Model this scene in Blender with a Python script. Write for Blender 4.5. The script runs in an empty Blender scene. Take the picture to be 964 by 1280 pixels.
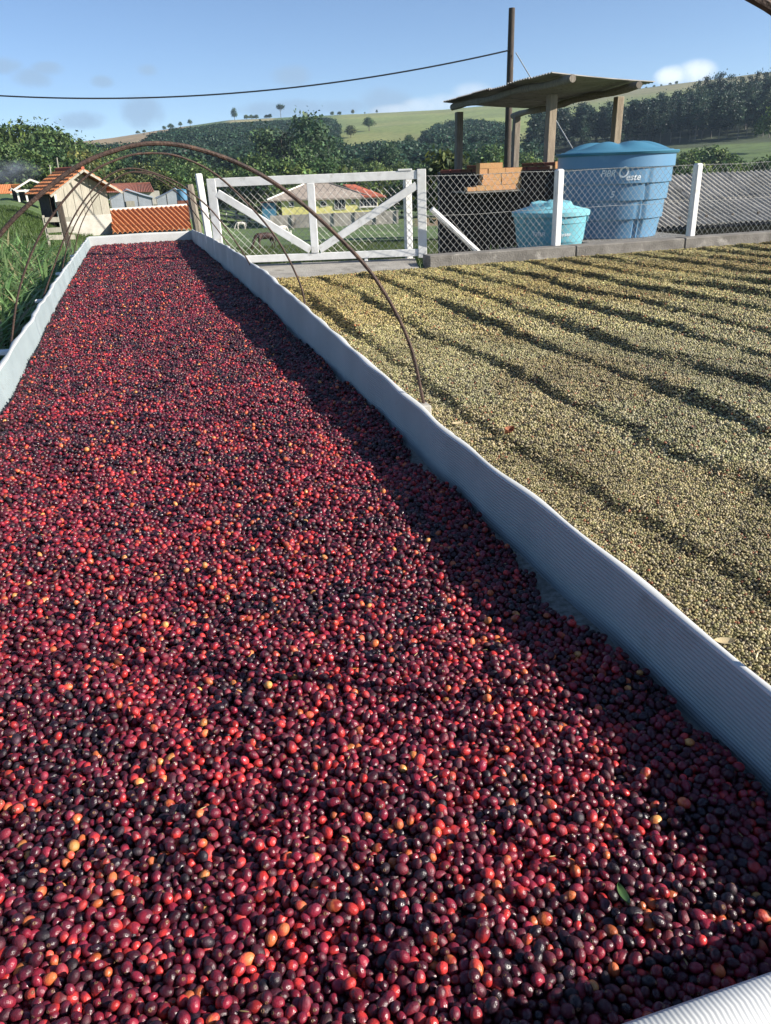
import bpy, bmesh, math, random
import numpy as np
from mathutils import Vector, Matrix, noise as mnoise

R_ = math.radians
sc = bpy.context.scene
col = sc.collection
rnd = random.Random(7)
rng = np.random.default_rng(11)

# ------------------------------------------------------------------ camera
CAM_P, CAM_YAW, CAM_ROLL, CAM_F = R_(23.78), R_(16.20), R_(2.257), 968.4
CAM_C = np.array([0.0, 0.0, 0.9])
def cam_basis():
    cy, sy = math.cos(CAM_YAW), math.sin(CAM_YAW)
    fw = np.array([sy * math.cos(CAM_P), cy * math.cos(CAM_P), -math.sin(CAM_P)])
    right = np.array([cy, -sy, 0.0]); up = np.cross(right, fw)
    c, s = math.cos(CAM_ROLL), math.sin(CAM_ROLL)
    return c * right - s * up, c * up + s * right, fw
BR, BU, BF = cam_basis()
cam = bpy.data.cameras.new('camera')
camo = bpy.data.objects.new('camera', cam); col.objects.link(camo)
M3 = Matrix(((BR[0], BU[0], -BF[0]), (BR[1], BU[1], -BF[1]), (BR[2], BU[2], -BF[2])))
camo.matrix_world = Matrix.Translation(Vector(CAM_C)) @ M3.to_4x4()
cam.sensor_fit = 'VERTICAL'; cam.sensor_height = 36.0; cam.sensor_width = 27.1
cam.lens = CAM_F / 1280.0 * 36.0
cam.clip_start = 0.02; cam.clip_end = 9000
sc.camera = camo

def ray(u, v):
    return BF + BR * (u - 482.0) / CAM_F - BU * (v - 640.0) / CAM_F
def at(u, v, z=None, Y=None, D=None, X=None):
    d = ray(u, v)
    if z is not None: t = (z - CAM_C[2]) / d[2]
    elif Y is not None: t = Y / d[1]
    elif X is not None: t = X / d[0]
    else: t = D / math.hypot(d[0], d[1])
    return CAM_C + d * t
def project(P):
    P = np.asarray(P, float) - CAM_C
    z = P @ BF
    z = np.where(np.abs(z) < 1e-6, 1e-6, z)
    return 482 + CAM_F * (P @ BR) / z, 640 - CAM_F * (P @ BU) / z, z

# ------------------------------------------------------------------ sun, sky, exposure
SUN_DIR = Vector((0.225, -0.134, 0.13)).normalized()
SUN_EL = math.asin(SUN_DIR.z)
SUN_AZ = math.atan2(SUN_DIR.x, SUN_DIR.y)
sun = bpy.data.lights.new('sun', 'SUN'); sun.energy = 5.0; sun.angle = R_(0.53); sun.color = (1.0, 0.93, 0.83)
suno = bpy.data.objects.new('sun', sun); col.objects.link(suno)
suno.rotation_euler = (-SUN_DIR).to_track_quat('-Z', 'Y').to_euler()
world = bpy.data.worlds.new('World'); sc.world = world; world.use_nodes = True
def build_world():
    nt = world.node_tree; nt.nodes.clear(); N = nt.nodes.new; L = nt.links.new
    out = N('ShaderNodeOutputWorld'); bg = N('ShaderNodeBackground')
    sky = N('ShaderNodeTexSky'); sky.sky_type = 'NISHITA'; sky.sun_disc = False
    sky.sun_elevation = SUN_EL; sky.sun_rotation = SUN_AZ
    sky.air_density = 0.65; sky.dust_density = 0.4; sky.ozone_density = 2.7; sky.altitude = 700
    bg.inputs['Strength'].default_value = 0.083
    # small fair weather clouds: soft blobs broken by noise, placed by direction
    tc = N('ShaderNodeTexCoord')
    no = N('ShaderNodeTexNoise'); no.inputs['Scale'].default_value = 38; no.inputs['Detail'].default_value = 8; no.inputs['Roughness'].default_value = 0.62
    L(tc.outputs['Generated'], no.inputs['Vector'])
    def blob(u, v, su, sv):
        d = Vector(ray(u, v)).normalized()
        sx = Vector((d.y, -d.x, 0)).normalized(); sz = sx.cross(d).normalized()
        def dot(vec, k):
            n = N('ShaderNodeVectorMath'); n.operation = 'DOT_PRODUCT'; n.inputs[1].default_value = vec
            L(tc.outputs['Generated'], n.inputs[0])
            a = N('ShaderNodeMath'); a.operation = 'SUBTRACT'; L(n.outputs['Value'], a.inputs[0]); a.inputs[1].default_value = vec.dot(d)
            m = N('ShaderNodeMath'); m.operation = 'MULTIPLY'; L(a.outputs[0], m.inputs[0]); m.inputs[1].default_value = k
            p = N('ShaderNodeMath'); p.operation = 'MULTIPLY'; L(m.outputs[0], p.inputs[0]); L(m.outputs[0], p.inputs[1])
            return p
        a, b = dot(sx, CAM_F / su), dot(sz, CAM_F / sv)
        s = N('ShaderNodeMath'); s.operation = 'ADD'; L(a.outputs[0], s.inputs[0]); L(b.outputs[0], s.inputs[1])
        f = N('ShaderNodeMath'); f.operation = 'SUBTRACT'; f.inputs[0].default_value = 1.0; L(s.outputs[0], f.inputs[1])
        c = N('ShaderNodeMath'); c.operation = 'MAXIMUM'; L(f.outputs[0], c.inputs[0]); c.inputs[1].default_value = 0.0
        return c
    def group(blobs, lo, hi, cmax):
        acc = None
        for b in blobs:
            k = blob(*b)
            if acc is None: acc = k
            else:
                m = N('ShaderNodeMath'); m.operation = 'MAXIMUM'; L(acc.outputs[0], m.inputs[0]); L(k.outputs[0], m.inputs[1]); acc = m
        ml = N('ShaderNodeMath'); ml.operation = 'MULTIPLY'; L(acc.outputs[0], ml.inputs[0])
        ad = N('ShaderNodeMath'); ad.operation = 'ADD'; L(no.outputs['Fac'], ad.inputs[0]); ad.inputs[1].default_value = 0.35
        L(ad.outputs[0], ml.inputs[1])
        mr = N('ShaderNodeMapRange'); mr.interpolation_type = 'SMOOTHSTEP'
        mr.inputs[1].default_value = lo; mr.inputs[2].default_value = hi; mr.inputs[4].default_value = cmax
        L(ml.outputs[0], mr.inputs[0])
        return mr
    white = group([(870, 90, 26, 15), (842, 95, 24, 13)], 0.12, 0.95, 0.85); faint = group([(590, 116, 30, 14), (530, 133, 36, 12), (560, 128, 44, 12), (496, 138, 40, 9)], 0.1, 1.1, 0.6)
    grey = group([(178, 140, 34, 26), (365, 95, 34, 16), (40, 98, 30, 14), (480, 128, 46, 22), (360, 136, 80, 14), (430, 134, 60, 12), (100, 150, 40, 14), (4, 82, 26, 12), (60, 86, 24, 10), (185, 88, 16, 9), (128, 102, 18, 9), (0, 300, 9, 9)], 0.3, 0.85, 0.75)
    m1 = N('ShaderNodeMix'); m1.data_type = 'RGBA'; L(grey.outputs[0], m1.inputs[0])
    m1.inputs[7].default_value = (2.3, 3.3, 4.6, 1)
    m2 = N('ShaderNodeMix'); m2.data_type = 'RGBA'; L(white.outputs[0], m2.inputs[0])
    m2.inputs[7].default_value = (7.6, 7.9, 8.2, 1)
    m3 = N('ShaderNodeMix'); m3.data_type = 'RGBA'; L(faint.outputs[0], m3.inputs[0]); m3.inputs[7].default_value = (6.2, 6.6, 7.0, 1)
    L(sky.outputs[0], m1.inputs[6]); L(m1.outputs[2], m2.inputs[6]); L(m2.outputs[2], m3.inputs[6])
    L(m3.outputs[2], bg.inputs['Color']); L(bg.outputs[0], out.inputs['Surface'])
build_world()
sc.view_settings.view_transform = 'Standard'; sc.view_settings.look = 'None'
sc.view_settings.exposure = 1.0; sc.view_settings.gamma = 1.0
sc.cycles.max_bounces = 5; sc.cycles.diffuse_bounces = 2; sc.cycles.transparent_max_bounces = 8

# ------------------------------------------------------------------ materials
MAT = {}
def pmat(name, c, rough=0.7, c2=None, scale=8.0, detail=5.0, bump=0.0, bscale=None, spec=0.5, contrast=(0.35, 0.65), coords='Object', stretch=None, metal=0.0, c3=None, c3scale=2.0, c3lim=(0.55, 0.7), attr=None, trans=0.0, objrand=0.0, coat=0.0):
    m = bpy.data.materials.new(name); m.use_nodes = True; nt = m.node_tree; N = nt.nodes.new; L = nt.links.new
    b = nt.nodes['Principled BSDF']; out = nt.nodes['Material Output']
    b.inputs['Roughness'].default_value = rough; b.inputs['Specular IOR Level'].default_value = spec; b.inputs['Metallic'].default_value = metal
    b.inputs['Coat Weight'].default_value = coat
    tc = N('ShaderNodeTexCoord'); vec = tc.outputs[coords]
    if stretch:
        mp = N('ShaderNodeMapping'); mp.inputs['Scale'].default_value = stretch; L(vec, mp.inputs['Vector']); vec = mp.outputs[0]
    colr = None
    if attr:
        a = N('ShaderNodeAttribute'); a.attribute_name = attr; colr = a.outputs['Color']
    if c2 is not None:
        n = N('ShaderNodeTexNoise'); n.inputs['Scale'].default_value = scale; n.inputs['Detail'].default_value = detail; n.inputs['Roughness'].default_value = 0.6; L(vec, n.inputs['Vector'])
        mr = N('ShaderNodeMapRange'); mr.inputs[1].default_value = contrast[0]; mr.inputs[2].default_value = contrast[1]; L(n.outputs['Fac'], mr.inputs[0])
        mx = N('ShaderNodeMix'); mx.data_type = 'RGBA'; L(mr.outputs[0], mx.inputs[0]); mx.inputs[6].default_value = (*c, 1); mx.inputs[7].default_value = (*c2, 1)
        if colr is not None:
            mu = N('ShaderNodeMix'); mu.data_type = 'RGBA'; mu.blend_type = 'MULTIPLY'; mu.inputs[0].default_value = 1.0
            L(colr, mu.inputs[6]); L(mx.outputs[2], mu.inputs[7]); colr = mu.outputs[2]
        else: colr = mx.outputs[2]
    if c3 is not None:
        n = N('ShaderNodeTexNoise'); n.inputs['Scale'].default_value = c3scale; n.inputs['Detail'].default_value = 6; n.inputs['Roughness'].default_value = 0.65; L(vec, n.inputs['Vector'])
        mr = N('ShaderNodeMapRange'); mr.inputs[1].default_value = c3lim[0]; mr.inputs[2].default_value = c3lim[1]; L(n.outputs['Fac'], mr.inputs[0])
        mx = N('ShaderNodeMix'); mx.data_type = 'RGBA'; L(mr.outputs[0], mx.inputs[0]); mx.inputs[7].default_value = (*c3, 1)
        if colr is None: mx.inputs[6].default_value = (*c, 1)
        else: L(colr, mx.inputs[6])
        colr = mx.outputs[2]
    if objrand:
        oi = N('ShaderNodeObjectInfo'); hs = N('ShaderNodeHueSaturation')
        mr = N('ShaderNodeMapRange'); mr.inputs[3].default_value = 1 - objrand; mr.inputs[4].default_value = 1 + objrand; L(oi.outputs['Random'], mr.inputs[0]); L(mr.outputs[0], hs.inputs['Value'])
        m3 = N('ShaderNodeMath'); m3.operation = 'MULTIPLY_ADD'; L(oi.outputs['Random'], m3.inputs[0]); m3.inputs[1].default_value = -0.05 * objrand / 0.3; m3.inputs[2].default_value = 0.5 + 0.02
        L(m3.outputs[0], hs.inputs['Hue'])
        if colr is None: hs.inputs['Color'].default_value = (*c, 1)
        else: L(colr, hs.inputs['Color'])
        colr = hs.outputs[0]
    if colr is None: b.inputs['Base Color'].default_value = (*c, 1)
    else: L(colr, b.inputs['Base Color'])
    if bump:
        n = N('ShaderNodeTexNoise'); n.inputs['Scale'].default_value = bscale or scale * 3; n.inputs['Detail'].default_value = 6; L(vec, n.inputs['Vector'])
        bp = N('ShaderNodeBump'); bp.inputs['Strength'].default_value = bump; bp.inputs['Distance'].default_value = 0.02; L(n.outputs['Fac'], bp.inputs['Height']); L(bp.outputs[0], b.inputs['Normal'])
    if trans:
        t = N('ShaderNodeBsdfTranslucent'); mix = N('ShaderNodeMixShader'); mix.inputs[0].default_value = trans
        if colr is None: t.inputs['Color'].default_value = (*c, 1)
        else: L(colr, t.inputs['Color'])
        L(b.outputs[0], mix.inputs[1]); L(t.outputs[0], mix.inputs[2]); L(mix.outputs[0], out.inputs['Surface'])
    MAT[name] = m
    return m

pmat('white_paint', (0.78, 0.78, 0.76), 0.55, (0.66, 0.66, 0.63), 5, bump=0.15, c3=(0.36, 0.34, 0.29), c3scale=7, c3lim=(0.57, 0.78))
pmat('shade_rib_sheet', (0.285, 0.335, 0.345), 0.5, (0.23, 0.275, 0.285), 3, bump=0.05, c3=(0.17, 0.18, 0.165), c3scale=5, c3lim=(0.6, 0.8))  # same sheeting as the lip, darkened and blued for the shaded inner face
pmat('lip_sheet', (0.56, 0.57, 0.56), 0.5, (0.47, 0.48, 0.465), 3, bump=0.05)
pmat('mesh_floor', (0.34, 0.35, 0.32), 0.7, (0.14, 0.145, 0.125), 60, bump=0.3)
pmat('rusty_iron', (0.085, 0.048, 0.034), 0.75, (0.04, 0.026, 0.021), 40, bump=0.3, c3=(0.14, 0.08, 0.05), c3scale=16)
pmat('concrete', (0.36, 0.34, 0.30), 0.9, (0.24, 0.225, 0.20), 4, bump=0.5, bscale=60, c3=(0.14, 0.13, 0.11), c3scale=3)
pmat('dark_concrete', (0.22, 0.205, 0.18), 0.9, (0.13, 0.12, 0.105), 5, bump=0.5, bscale=60, c3=(0.34, 0.32, 0.28), c3scale=4, c3lim=(0.6, 0.72))
pmat('grey_timber', (0.26, 0.225, 0.18), 0.85, (0.16, 0.135, 0.105), 3, stretch=(8, 8, 1), bump=0.5, bscale=14)
pmat('post_timber', (0.36, 0.29, 0.21), 0.85, (0.22, 0.175, 0.125), 3, stretch=(8, 8, 1), bump=0.5, bscale=14)
pmat('dark_timber', (0.09, 0.068, 0.052), 0.9, (0.05, 0.04, 0.032), 4, stretch=(6, 6, 1), bump=0.5)
pmat('pale_plank', (0.38, 0.35, 0.29), 0.8, (0.27, 0.245, 0.20), 2.5, stretch=(7, 7, 1), bump=0.3, c3=(0.3, 0.26, 0.2), c3scale=5, c3lim=(0.6, 0.75), objrand=0.12)
pmat('limewash', (0.45, 0.43, 0.385), 0.9, (0.35, 0.33, 0.285), 3, bump=0.3)
pmat('orange_tile', (0.56, 0.21, 0.075), 0.8, (0.44, 0.145, 0.05), 6, bump=0.3, c3=(0.62, 0.33, 0.16), c3scale=8)
pmat('red_tile', (0.42, 0.105, 0.05), 0.8, (0.30, 0.075, 0.04), 5, bump=0.3, c3=(0.18, 0.08, 0.05), c3scale=3)
pmat('old_tile', (0.24, 0.085, 0.055), 0.9, (0.15, 0.06, 0.045), 5, bump=0.3, c3=(0.1, 0.08, 0.07), c3scale=2)
pmat('brown_tile', (0.37, 0.31, 0.255), 0.9, (0.28, 0.23, 0.19), 5, bump=0.3, c3=(0.43, 0.37, 0.31), c3scale=2)
pmat('hollow_brick', (0.56, 0.28, 0.145), 0.9, (0.48, 0.22, 0.11), 9, bump=0.5, objrand=0.06)
pmat('shade_brick', (0.020, 0.016, 0.016), 0.95, (0.034, 0.022, 0.02), 3, bump=0.6, c3=(0.075, 0.028, 0.02), c3scale=3, c3lim=(0.58, 0.8))  # near black stands in for the shade on the kiln walls
pmat('red_brick', (0.20, 0.065, 0.04), 0.9, (0.12, 0.04, 0.03), 6, bump=0.5, objrand=0.2)
pmat('asbestos', (0.40, 0.375, 0.34), 0.9, (0.30, 0.28, 0.25), 2.5, bump=0.3, c3=(0.16, 0.145, 0.125), c3scale=1.2, objrand=0.07)
pmat('roof_sheet', (0.30, 0.285, 0.265), 0.8, (0.22, 0.205, 0.185), 3, bump=0.2, c3=(0.12, 0.105, 0.09), c3scale=2)
pmat('grey_tarp', (0.34, 0.37, 0.40), 0.55, (0.26, 0.29, 0.32), 2, bump=0.3)
pmat('slate_tarp', (0.17, 0.20, 0.21), 0.5, (0.11, 0.13, 0.14), 4, bump=0.8, bscale=7)
pmat('shade_black_plastic', (0.012, 0.013, 0.015), 0.35, (0.02, 0.021, 0.024), 6, bump=0.8, bscale=12)  # black doubles as painted shade in the gap beside the bed
pmat('blue_plastic', (0.10, 0.225, 0.37), 0.38, (0.12, 0.25, 0.39), 2, bump=0.05, c3=(0.17, 0.32, 0.45), c3scale=3, c3lim=(0.6, 0.85))
pmat('blue_lid', (0.05, 0.185, 0.29), 0.42, (0.07, 0.22, 0.32), 3, bump=0.05)
pmat('teal_plastic', (0.13, 0.38, 0.46), 0.42, (0.16, 0.41, 0.48), 3, bump=0.05)
pmat('teal_lid', (0.18, 0.46, 0.53), 0.45, (0.21, 0.49, 0.55), 3, bump=0.05)
pmat('print_white', (0.75, 0.8, 0.82), 0.6)
pmat('wire_zinc', (0.50, 0.50, 0.47), 0.45, (0.38, 0.37, 0.34), 12, metal=0.35)
pmat('black_cable', (0.015, 0.018, 0.022), 0.6)
pmat('yellow_wall', (0.78, 0.72, 0.26), 0.9, (0.70, 0.64, 0.24), 2, bump=0.1)
pmat('window_glass', (0.03, 0.035, 0.045), 0.15)
pmat('frame_white', (0.7, 0.68, 0.62), 0.7)
pmat('garden_wall', (0.42, 0.39, 0.34), 0.95, (0.27, 0.25, 0.22), 1.2, bump=0.4, c3=(0.1, 0.095, 0.08), c3scale=0.7)
pmat('bark', (0.16, 0.13, 0.10), 0.95, (0.09, 0.075, 0.06), 2, bump=0.5)
pmat('gum_bark', (0.24, 0.215, 0.185), 0.9, (0.14, 0.12, 0.10), 0.6, bump=0.3)
pmat('leaf_broad', (1, 1, 1), 0.55, attr='tint', c2=(0.8, 0.85, 0.8), scale=0.8, trans=0.30, objrand=0.3, spec=0.3)
pmat('leaf_gum', (1, 1, 1), 0.5, attr='tint', c2=(0.8, 0.9, 0.9), scale=0.8, trans=0.18, objrand=0.25, spec=0.3)
pmat('grass_blade', (1, 1, 1), 0.5, attr='tint', c2=(0.85, 0.85, 0.8), scale=3, trans=0.4, spec=0.35)
pmat('ground_soil', (1, 1, 1), 0.95, attr='tint', c2=(0.62, 0.68, 0.6), scale=0.35, detail=9, bump=0.6, bscale=3.0, coords='Object')
pmat('hide_brown', (0.055, 0.02, 0.014), 0.6, (0.03, 0.012, 0.009), 4)
pmat('hide_white', (0.68, 0.64, 0.58), 0.7, (0.55, 0.5, 0.44), 4)
pmat('hair_dark', (0.02, 0.014, 0.012), 0.7)
pmat('husk', (0.11, 0.10, 0.06), 0.95, (0.07, 0.062, 0.04), 70, bump=0.8, bscale=160)
pmat('under_cherry', (0.02, 0.007, 0.010), 0.8)  # painted dark for the shade between cherries
pmat('straw', (0.52, 0.43, 0.26), 0.8, (0.38, 0.3, 0.17), 30)
pmat('dry_leaf', (0.36, 0.13, 0.06), 0.8, (0.24, 0.09, 0.045), 60, bump=0.4)
pmat('fresh_leaf', (0.035, 0.075, 0.025), 0.35, (0.05, 0.095, 0.03), 60)

def fruit_mat(name, rough, spec, split, coat=0.0, bump=0.0, sss=0.0):
    m = bpy.data.materials.new(name); m.use_nodes = True; nt = m.node_tree; N = nt.nodes.new; L = nt.links.new
    b = nt.nodes['Principled BSDF']; b.inputs['Specular IOR Level'].default_value = spec; b.inputs['Coat Weight'].default_value = coat
    a = N('ShaderNodeAttribute'); a.attribute_name = 'col'; a.attribute_type = 'INSTANCER'
    c = a.outputs['Color']
    if split:
        ra = N('ShaderNodeMath'); ra.operation = 'ADD'
        a2 = N('ShaderNodeAttribute'); a2.attribute_name = 'col2'; a2.attribute_type = 'INSTANCER'
        tc = N('ShaderNodeTexCoord'); no = N('ShaderNodeTexNoise'); no.inputs['Scale'].default_value = 2.2; no.inputs['Detail'].default_value = 3
        L(tc.outputs['Object'], no.inputs['Vector'])
        sx = N('ShaderNodeSeparateXYZ'); L(tc.outputs['Object'], sx.inputs[0])
        ad = N('ShaderNodeMath'); ad.operation = 'ADD'; L(sx.outputs['Z'], ad.inputs[0]); L(no.outputs['Fac'], ad.inputs[1])
        mr = N('ShaderNodeMapRange'); mr.interpolation_type = 'SMOOTHSTEP'; mr.inputs[1].default_value = 0.35; mr.inputs[2].default_value = 0.85; L(ad.outputs[0], mr.inputs[0])
        mx = N('ShaderNodeMix'); mx.data_type = 'RGBA'; L(mr.outputs[0], mx.inputs[0]); L(c, mx.inputs[6]); L(a2.outputs['Color'], mx.inputs[7]); c = mx.outputs[2]
        sr = N('ShaderNodeMapRange'); sr.inputs[1].default_value = 0.515; sr.inputs[2].default_value = 0.545; L(sx.outputs['Z'], sr.inputs[0])
        ms = N('ShaderNodeMix'); ms.data_type = 'RGBA'; ms.inputs[7].default_value = (0.16, 0.085, 0.045, 1); L(sr.outputs[0], ms.inputs[0]); L(c, ms.inputs[6]); c = ms.outputs[2]
        n2 = N('ShaderNodeTexNoise'); n2.inputs['Scale'].default_value = 5; n2.inputs['Detail'].default_value = 5; L(tc.outputs['Object'], n2.inputs['Vector'])
        r2 = N('ShaderNodeMapRange'); r2.inputs[1].default_value = 0.3; r2.inputs[2].default_value = 0.7; r2.inputs[3].default_value = rough - 0.08; r2.inputs[4].default_value = rough + 0.14
        L(n2.outputs['Fac'], r2.inputs[0]); L(r2.outputs[0], ra.inputs[0]); L(a.outputs['Alpha'], ra.inputs[1]); L(ra.outputs[0], b.inputs['Roughness'])
        bp = N('ShaderNodeBump'); bp.inputs['Strength'].default_value = 0.16; bp.inputs['Distance'].default_value = 0.05; L(n2.outputs['Fac'], bp.inputs['Height']); L(bp.outputs[0], b.inputs['Normal'])
    else:
        b.inputs['Roughness'].default_value = rough
    L(c, b.inputs['Base Color'])
    MAT[name] = m
fruit_mat('cherry_skin', 0.25, 0.5, True)
fruit_mat('bean_skin', 0.6, 0.35, False)

# ------------------------------------------------------------------ helpers
def tag(o, label=None, cat=None, group=None, kind=None):
    if label: o['label'] = label
    if cat: o['category'] = cat
    if group: o['group'] = group
    if kind: o['kind'] = kind
    return o
def thing(name, label, cat, loc=(0, 0, 0), rz=0.0, group=None):
    o = bpy.data.objects.new(name, None); o.empty_display_size = 0.2; col.objects.link(o)
    o.location = [float(k) for k in loc]; o.rotation_euler = (0, 0, rz)
    return tag(o, label, cat, group)
def link(name, me, mat=None, parent=None):
    o = bpy.data.objects.new(name, me); col.objects.link(o)
    if mat: me.materials.append(MAT[mat])
    if parent is not None: o.parent = parent
    return o
class MB:
    def __init__(s): s.v = []; s.f = []
    def add(s, vs, fs):
        n = len(s.v); s.v += [tuple(float(c) for c in p) for p in vs]; s.f += [tuple(i + n for i in q) for q in fs]; return s
    def box(s, c, d, rz=0.0, M=None, bev=0.0):
        x, y, z = d[0] / 2, d[1] / 2, d[2] / 2
        vs = [Vector((sx * x, sy * y, sz * z)) for sz in (-1, 1) for sy in (-1, 1) for sx in (-1, 1)]
        fs = [(0, 2, 3, 1), (4, 5, 7, 6), (0, 1, 5, 4), (2, 6, 7, 3), (0, 4, 6, 2), (1, 3, 7, 5)]
        if bev:
            bm = bmesh.new(); bv = [bm.verts.new(p) for p in vs]
            for q in fs: bm.faces.new([bv[i] for i in q])
            bmesh.ops.bevel(bm, geom=bm.edges[:], offset=bev, segments=1, affect='EDGES', profile=0.5)
            bm.verts.index_update(); vs = [p.co.copy() for p in bm.verts]; fs = [tuple(p.index for p in q.verts) for q in bm.faces]; bm.free()
        if M is not None: vs = [M @ p for p in vs]
        elif rz: rm = Matrix.Rotation(rz, 3, 'Z'); vs = [rm @ p for p in vs]
        return s.add([(p[0] + c[0], p[1] + c[1], p[2] + c[2]) for p in vs], fs)
    def bar(s, a, b, w, h=None, up=(0, 0, 1), bev=0.0):
        a, b = Vector([float(k) for k in a]), Vector([float(k) for k in b]); d = b - a; L = d.length; x = d.normalized(); upv = Vector(up)
        if abs(x.dot(upv)) > 0.99: upv = Vector((0, 1, 0))
        y = upv.cross(x).normalized(); z = x.cross(y)
        return s.box((a + b) / 2, (L, w, h or w), M=Matrix((x, y, z)).transposed(), bev=bev)
    def tube(s, pts, r, n=8, cap=True):
        pts = [Vector([float(k) for k in p]) for p in pts]; vs = []; fs = []; m = len(pts)
        rr = r if hasattr(r, '__len__') else [r] * m
        ref = None
        for i, p in enumerate(pts):
            t = (pts[min(i + 1, m - 1)] - pts[max(i - 1, 0)]).normalized()
            if ref is None:
                ref = Vector((0, 0, 1)) if abs(t.z) < 0.9 else Vector((1, 0, 0))
            y = (ref - t * ref.dot(t)).normalized(); ref = y; x = t.cross(y)
            for k in range(n):
                a = 2 * math.pi * k / n; vs.append(p + x * (math.cos(a) * rr[i]) + y * (math.sin(a) * rr[i]))
        for i in range(m - 1):
            for k in range(n):
                k2 = (k + 1) % n; fs.append((i * n + k, i * n + k2, (i + 1) * n + k2, (i + 1) * n + k))
        if cap: fs.append(tuple(range(n))[::-1]); fs.append(tuple((m - 1) * n + k for k in range(n)))
        return s.add(vs, fs)
    def lathe(s, prof, n=48, c=(0, 0, 0), fn=None, cap=True):
        vs = []; fs = []; m = len(prof)
        for i, (r, z) in enumerate(prof):
            for k in range(n):
                a = 2 * math.pi * k / n; rr, zz = (r, z) if fn is None else fn(r, z, a, i)
                vs.append((c[0] + rr * math.cos(a), c[1] + rr * math.sin(a), c[2] + zz))
        for i in range(m - 1):
            for k in range(n):
                k2 = (k + 1) % n; fs.append((i * n + k, i * n + k2, (i + 1) * n + k2, (i + 1) * n + k))
        if cap: fs.append(tuple(range(n))[::-1]); fs.append(tuple((m - 1) * n + k for k in range(n)))
        return s.add(vs, fs)
    def prism(s, poly, y0, y1):      # polygon in xz extruded along y
        n = len(poly)
        vs = [(p[0], y0, p[1]) for p in poly] + [(p[0], y1, p[1]) for p in poly]
        fs = [tuple(range(n)), tuple(range(n, 2 * n))[::-1]] + [(i, i + n, (i + 1) % n + n, (i + 1) % n) for i in range(n)]
        return s.add(vs, fs)
    def sheet(s, fn, nu, nv, thick=None):   # fn(i/nu, j/nv) -> point; doubled with a normal offset when thick
        P = [[Vector(fn(i / nu, j / nv)) for j in range(nv + 1)] for i in range(nu + 1)]
        w = nv + 1; vs = [P[i][j] for i in range(nu + 1) for j in range(w)]
        fs = [(i * w + j, (i + 1) * w + j, (i + 1) * w + j + 1, i * w + j + 1) for i in range(nu) for j in range(nv)]
        if thick:
            n0 = len(vs); off = Vector(thick); vs += [p + off for p in vs]
            fs += [tuple(n0 + k for k in q)[::-1] for q in fs]
            ring = [i * w for i in range(nu + 1)] + [nu * w + j for j in range(1, w)] + [i * w + nv for i in range(nu - 1, -1, -1)] + [j for j in range(nv - 1, 0, -1)]
            for a, b in zip(ring, ring[1:] + ring[:1]): fs.append((b, a, a + n0, b + n0))
        return s.add(vs, fs)
    def mesh(s, name, smooth=False):
        me = bpy.data.meshes.new(name); me.from_pydata(s.v, [], s.f); me.update()
        bm = bmesh.new(); bm.from_mesh(me); bmesh.ops.recalc_face_normals(bm, faces=bm.faces[:]); bm.to_mesh(me); bm.free()
        if smooth:
            me.polygons.foreach_set('use_smooth', [True] * len(me.polygons))
            try: me.set_sharp_from_angle(angle=R_(38))
            except Exception: pass
        return me
    def build(s, name, mat, parent=None, smooth=False):
        return link(name, s.mesh(name, smooth), mat, parent)
def mesh_np(name, verts, faces, tint=None):
    me = bpy.data.meshes.new(name); k = faces.shape[1]
    me.vertices.add(len(verts)); me.vertices.foreach_set('co', np.ascontiguousarray(verts, dtype=np.float32).ravel())
    me.loops.add(faces.size); me.loops.foreach_set('vertex_index', np.ascontiguousarray(faces, dtype=np.int32).ravel())
    me.polygons.add(len(faces)); me.polygons.foreach_set('loop_start', np.arange(0, faces.size, k, dtype=np.int32))
    me.update(calc_edges=True)
    if tint is not None:
        a = me.attributes.new('tint', 'FLOAT_COLOR', 'POINT')
        a.data.foreach_set('color', np.ascontiguousarray(np.concatenate([tint, np.ones((len(tint), 1))], 1), dtype=np.float32).ravel())
    return me
def copy_tree(root, loc, rz=None, scale=None, label=None, group=None):
    c = root.copy(); col.objects.link(c); c.location = [float(k) for k in loc]
    if rz is not None: c.rotation_euler = (0, 0, rz)
    if scale is not None: c.scale = scale
    if label: c['label'] = label
    if group: c['group'] = group
    for ch in root.children:
        d = ch.copy(); col.objects.link(d); d.parent = c
        for g in ch.children:
            e = g.copy(); col.objects.link(e); e.parent = d
    return c
def spline(pts, k=6):
    pts = [Vector([float(c) for c in p]) for p in pts]; P = [pts[0] * 2 - pts[1]] + pts + [pts[-1] * 2 - pts[-2]]; out = []
    for i in range(1, len(P) - 2):
        for j in range(k):
            t = j / k; a, b, c, d = P[i - 1], P[i], P[i + 1], P[i + 2]
            out.append(0.5 * ((2 * b) + (c - a) * t + (2 * a - 5 * b + 4 * c - d) * t * t + (3 * b - a - 3 * c + d) * t ** 3))
    out.append(pts[-1]); return out
def sstep(a, b, x):
    t = np.clip((x - a) / (b - a), 0, 1); return t * t * (3 - 2 * t)
def vnoise(x, y, f, seed=0):
    # smooth value noise, vectorised
    x = np.asarray(x, float) * f + seed * 17.31; y = np.asarray(y, float) * f - seed * 9.7
    xi = np.floor(x).astype(np.int64); yi = np.floor(y).astype(np.int64); fx = x - xi; fy = y - yi
    def h(a, b):
        n = (a * 374761393 + b * 668265263 + seed * 974711) & 0x7fffffff
        n = ((n ^ (n >> 13)) * 1274126177) & 0x7fffffff
        return (n & 0xffff) / 65535.0
    sx = fx * fx * (3 - 2 * fx); sy = fy * fy * (3 - 2 * fy)
    return (h(xi, yi) * (1 - sx) + h(xi + 1, yi) * sx) * (1 - sy) + (h(xi, yi + 1) * (1 - sx) + h(xi + 1, yi + 1) * sx) * sy

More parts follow.
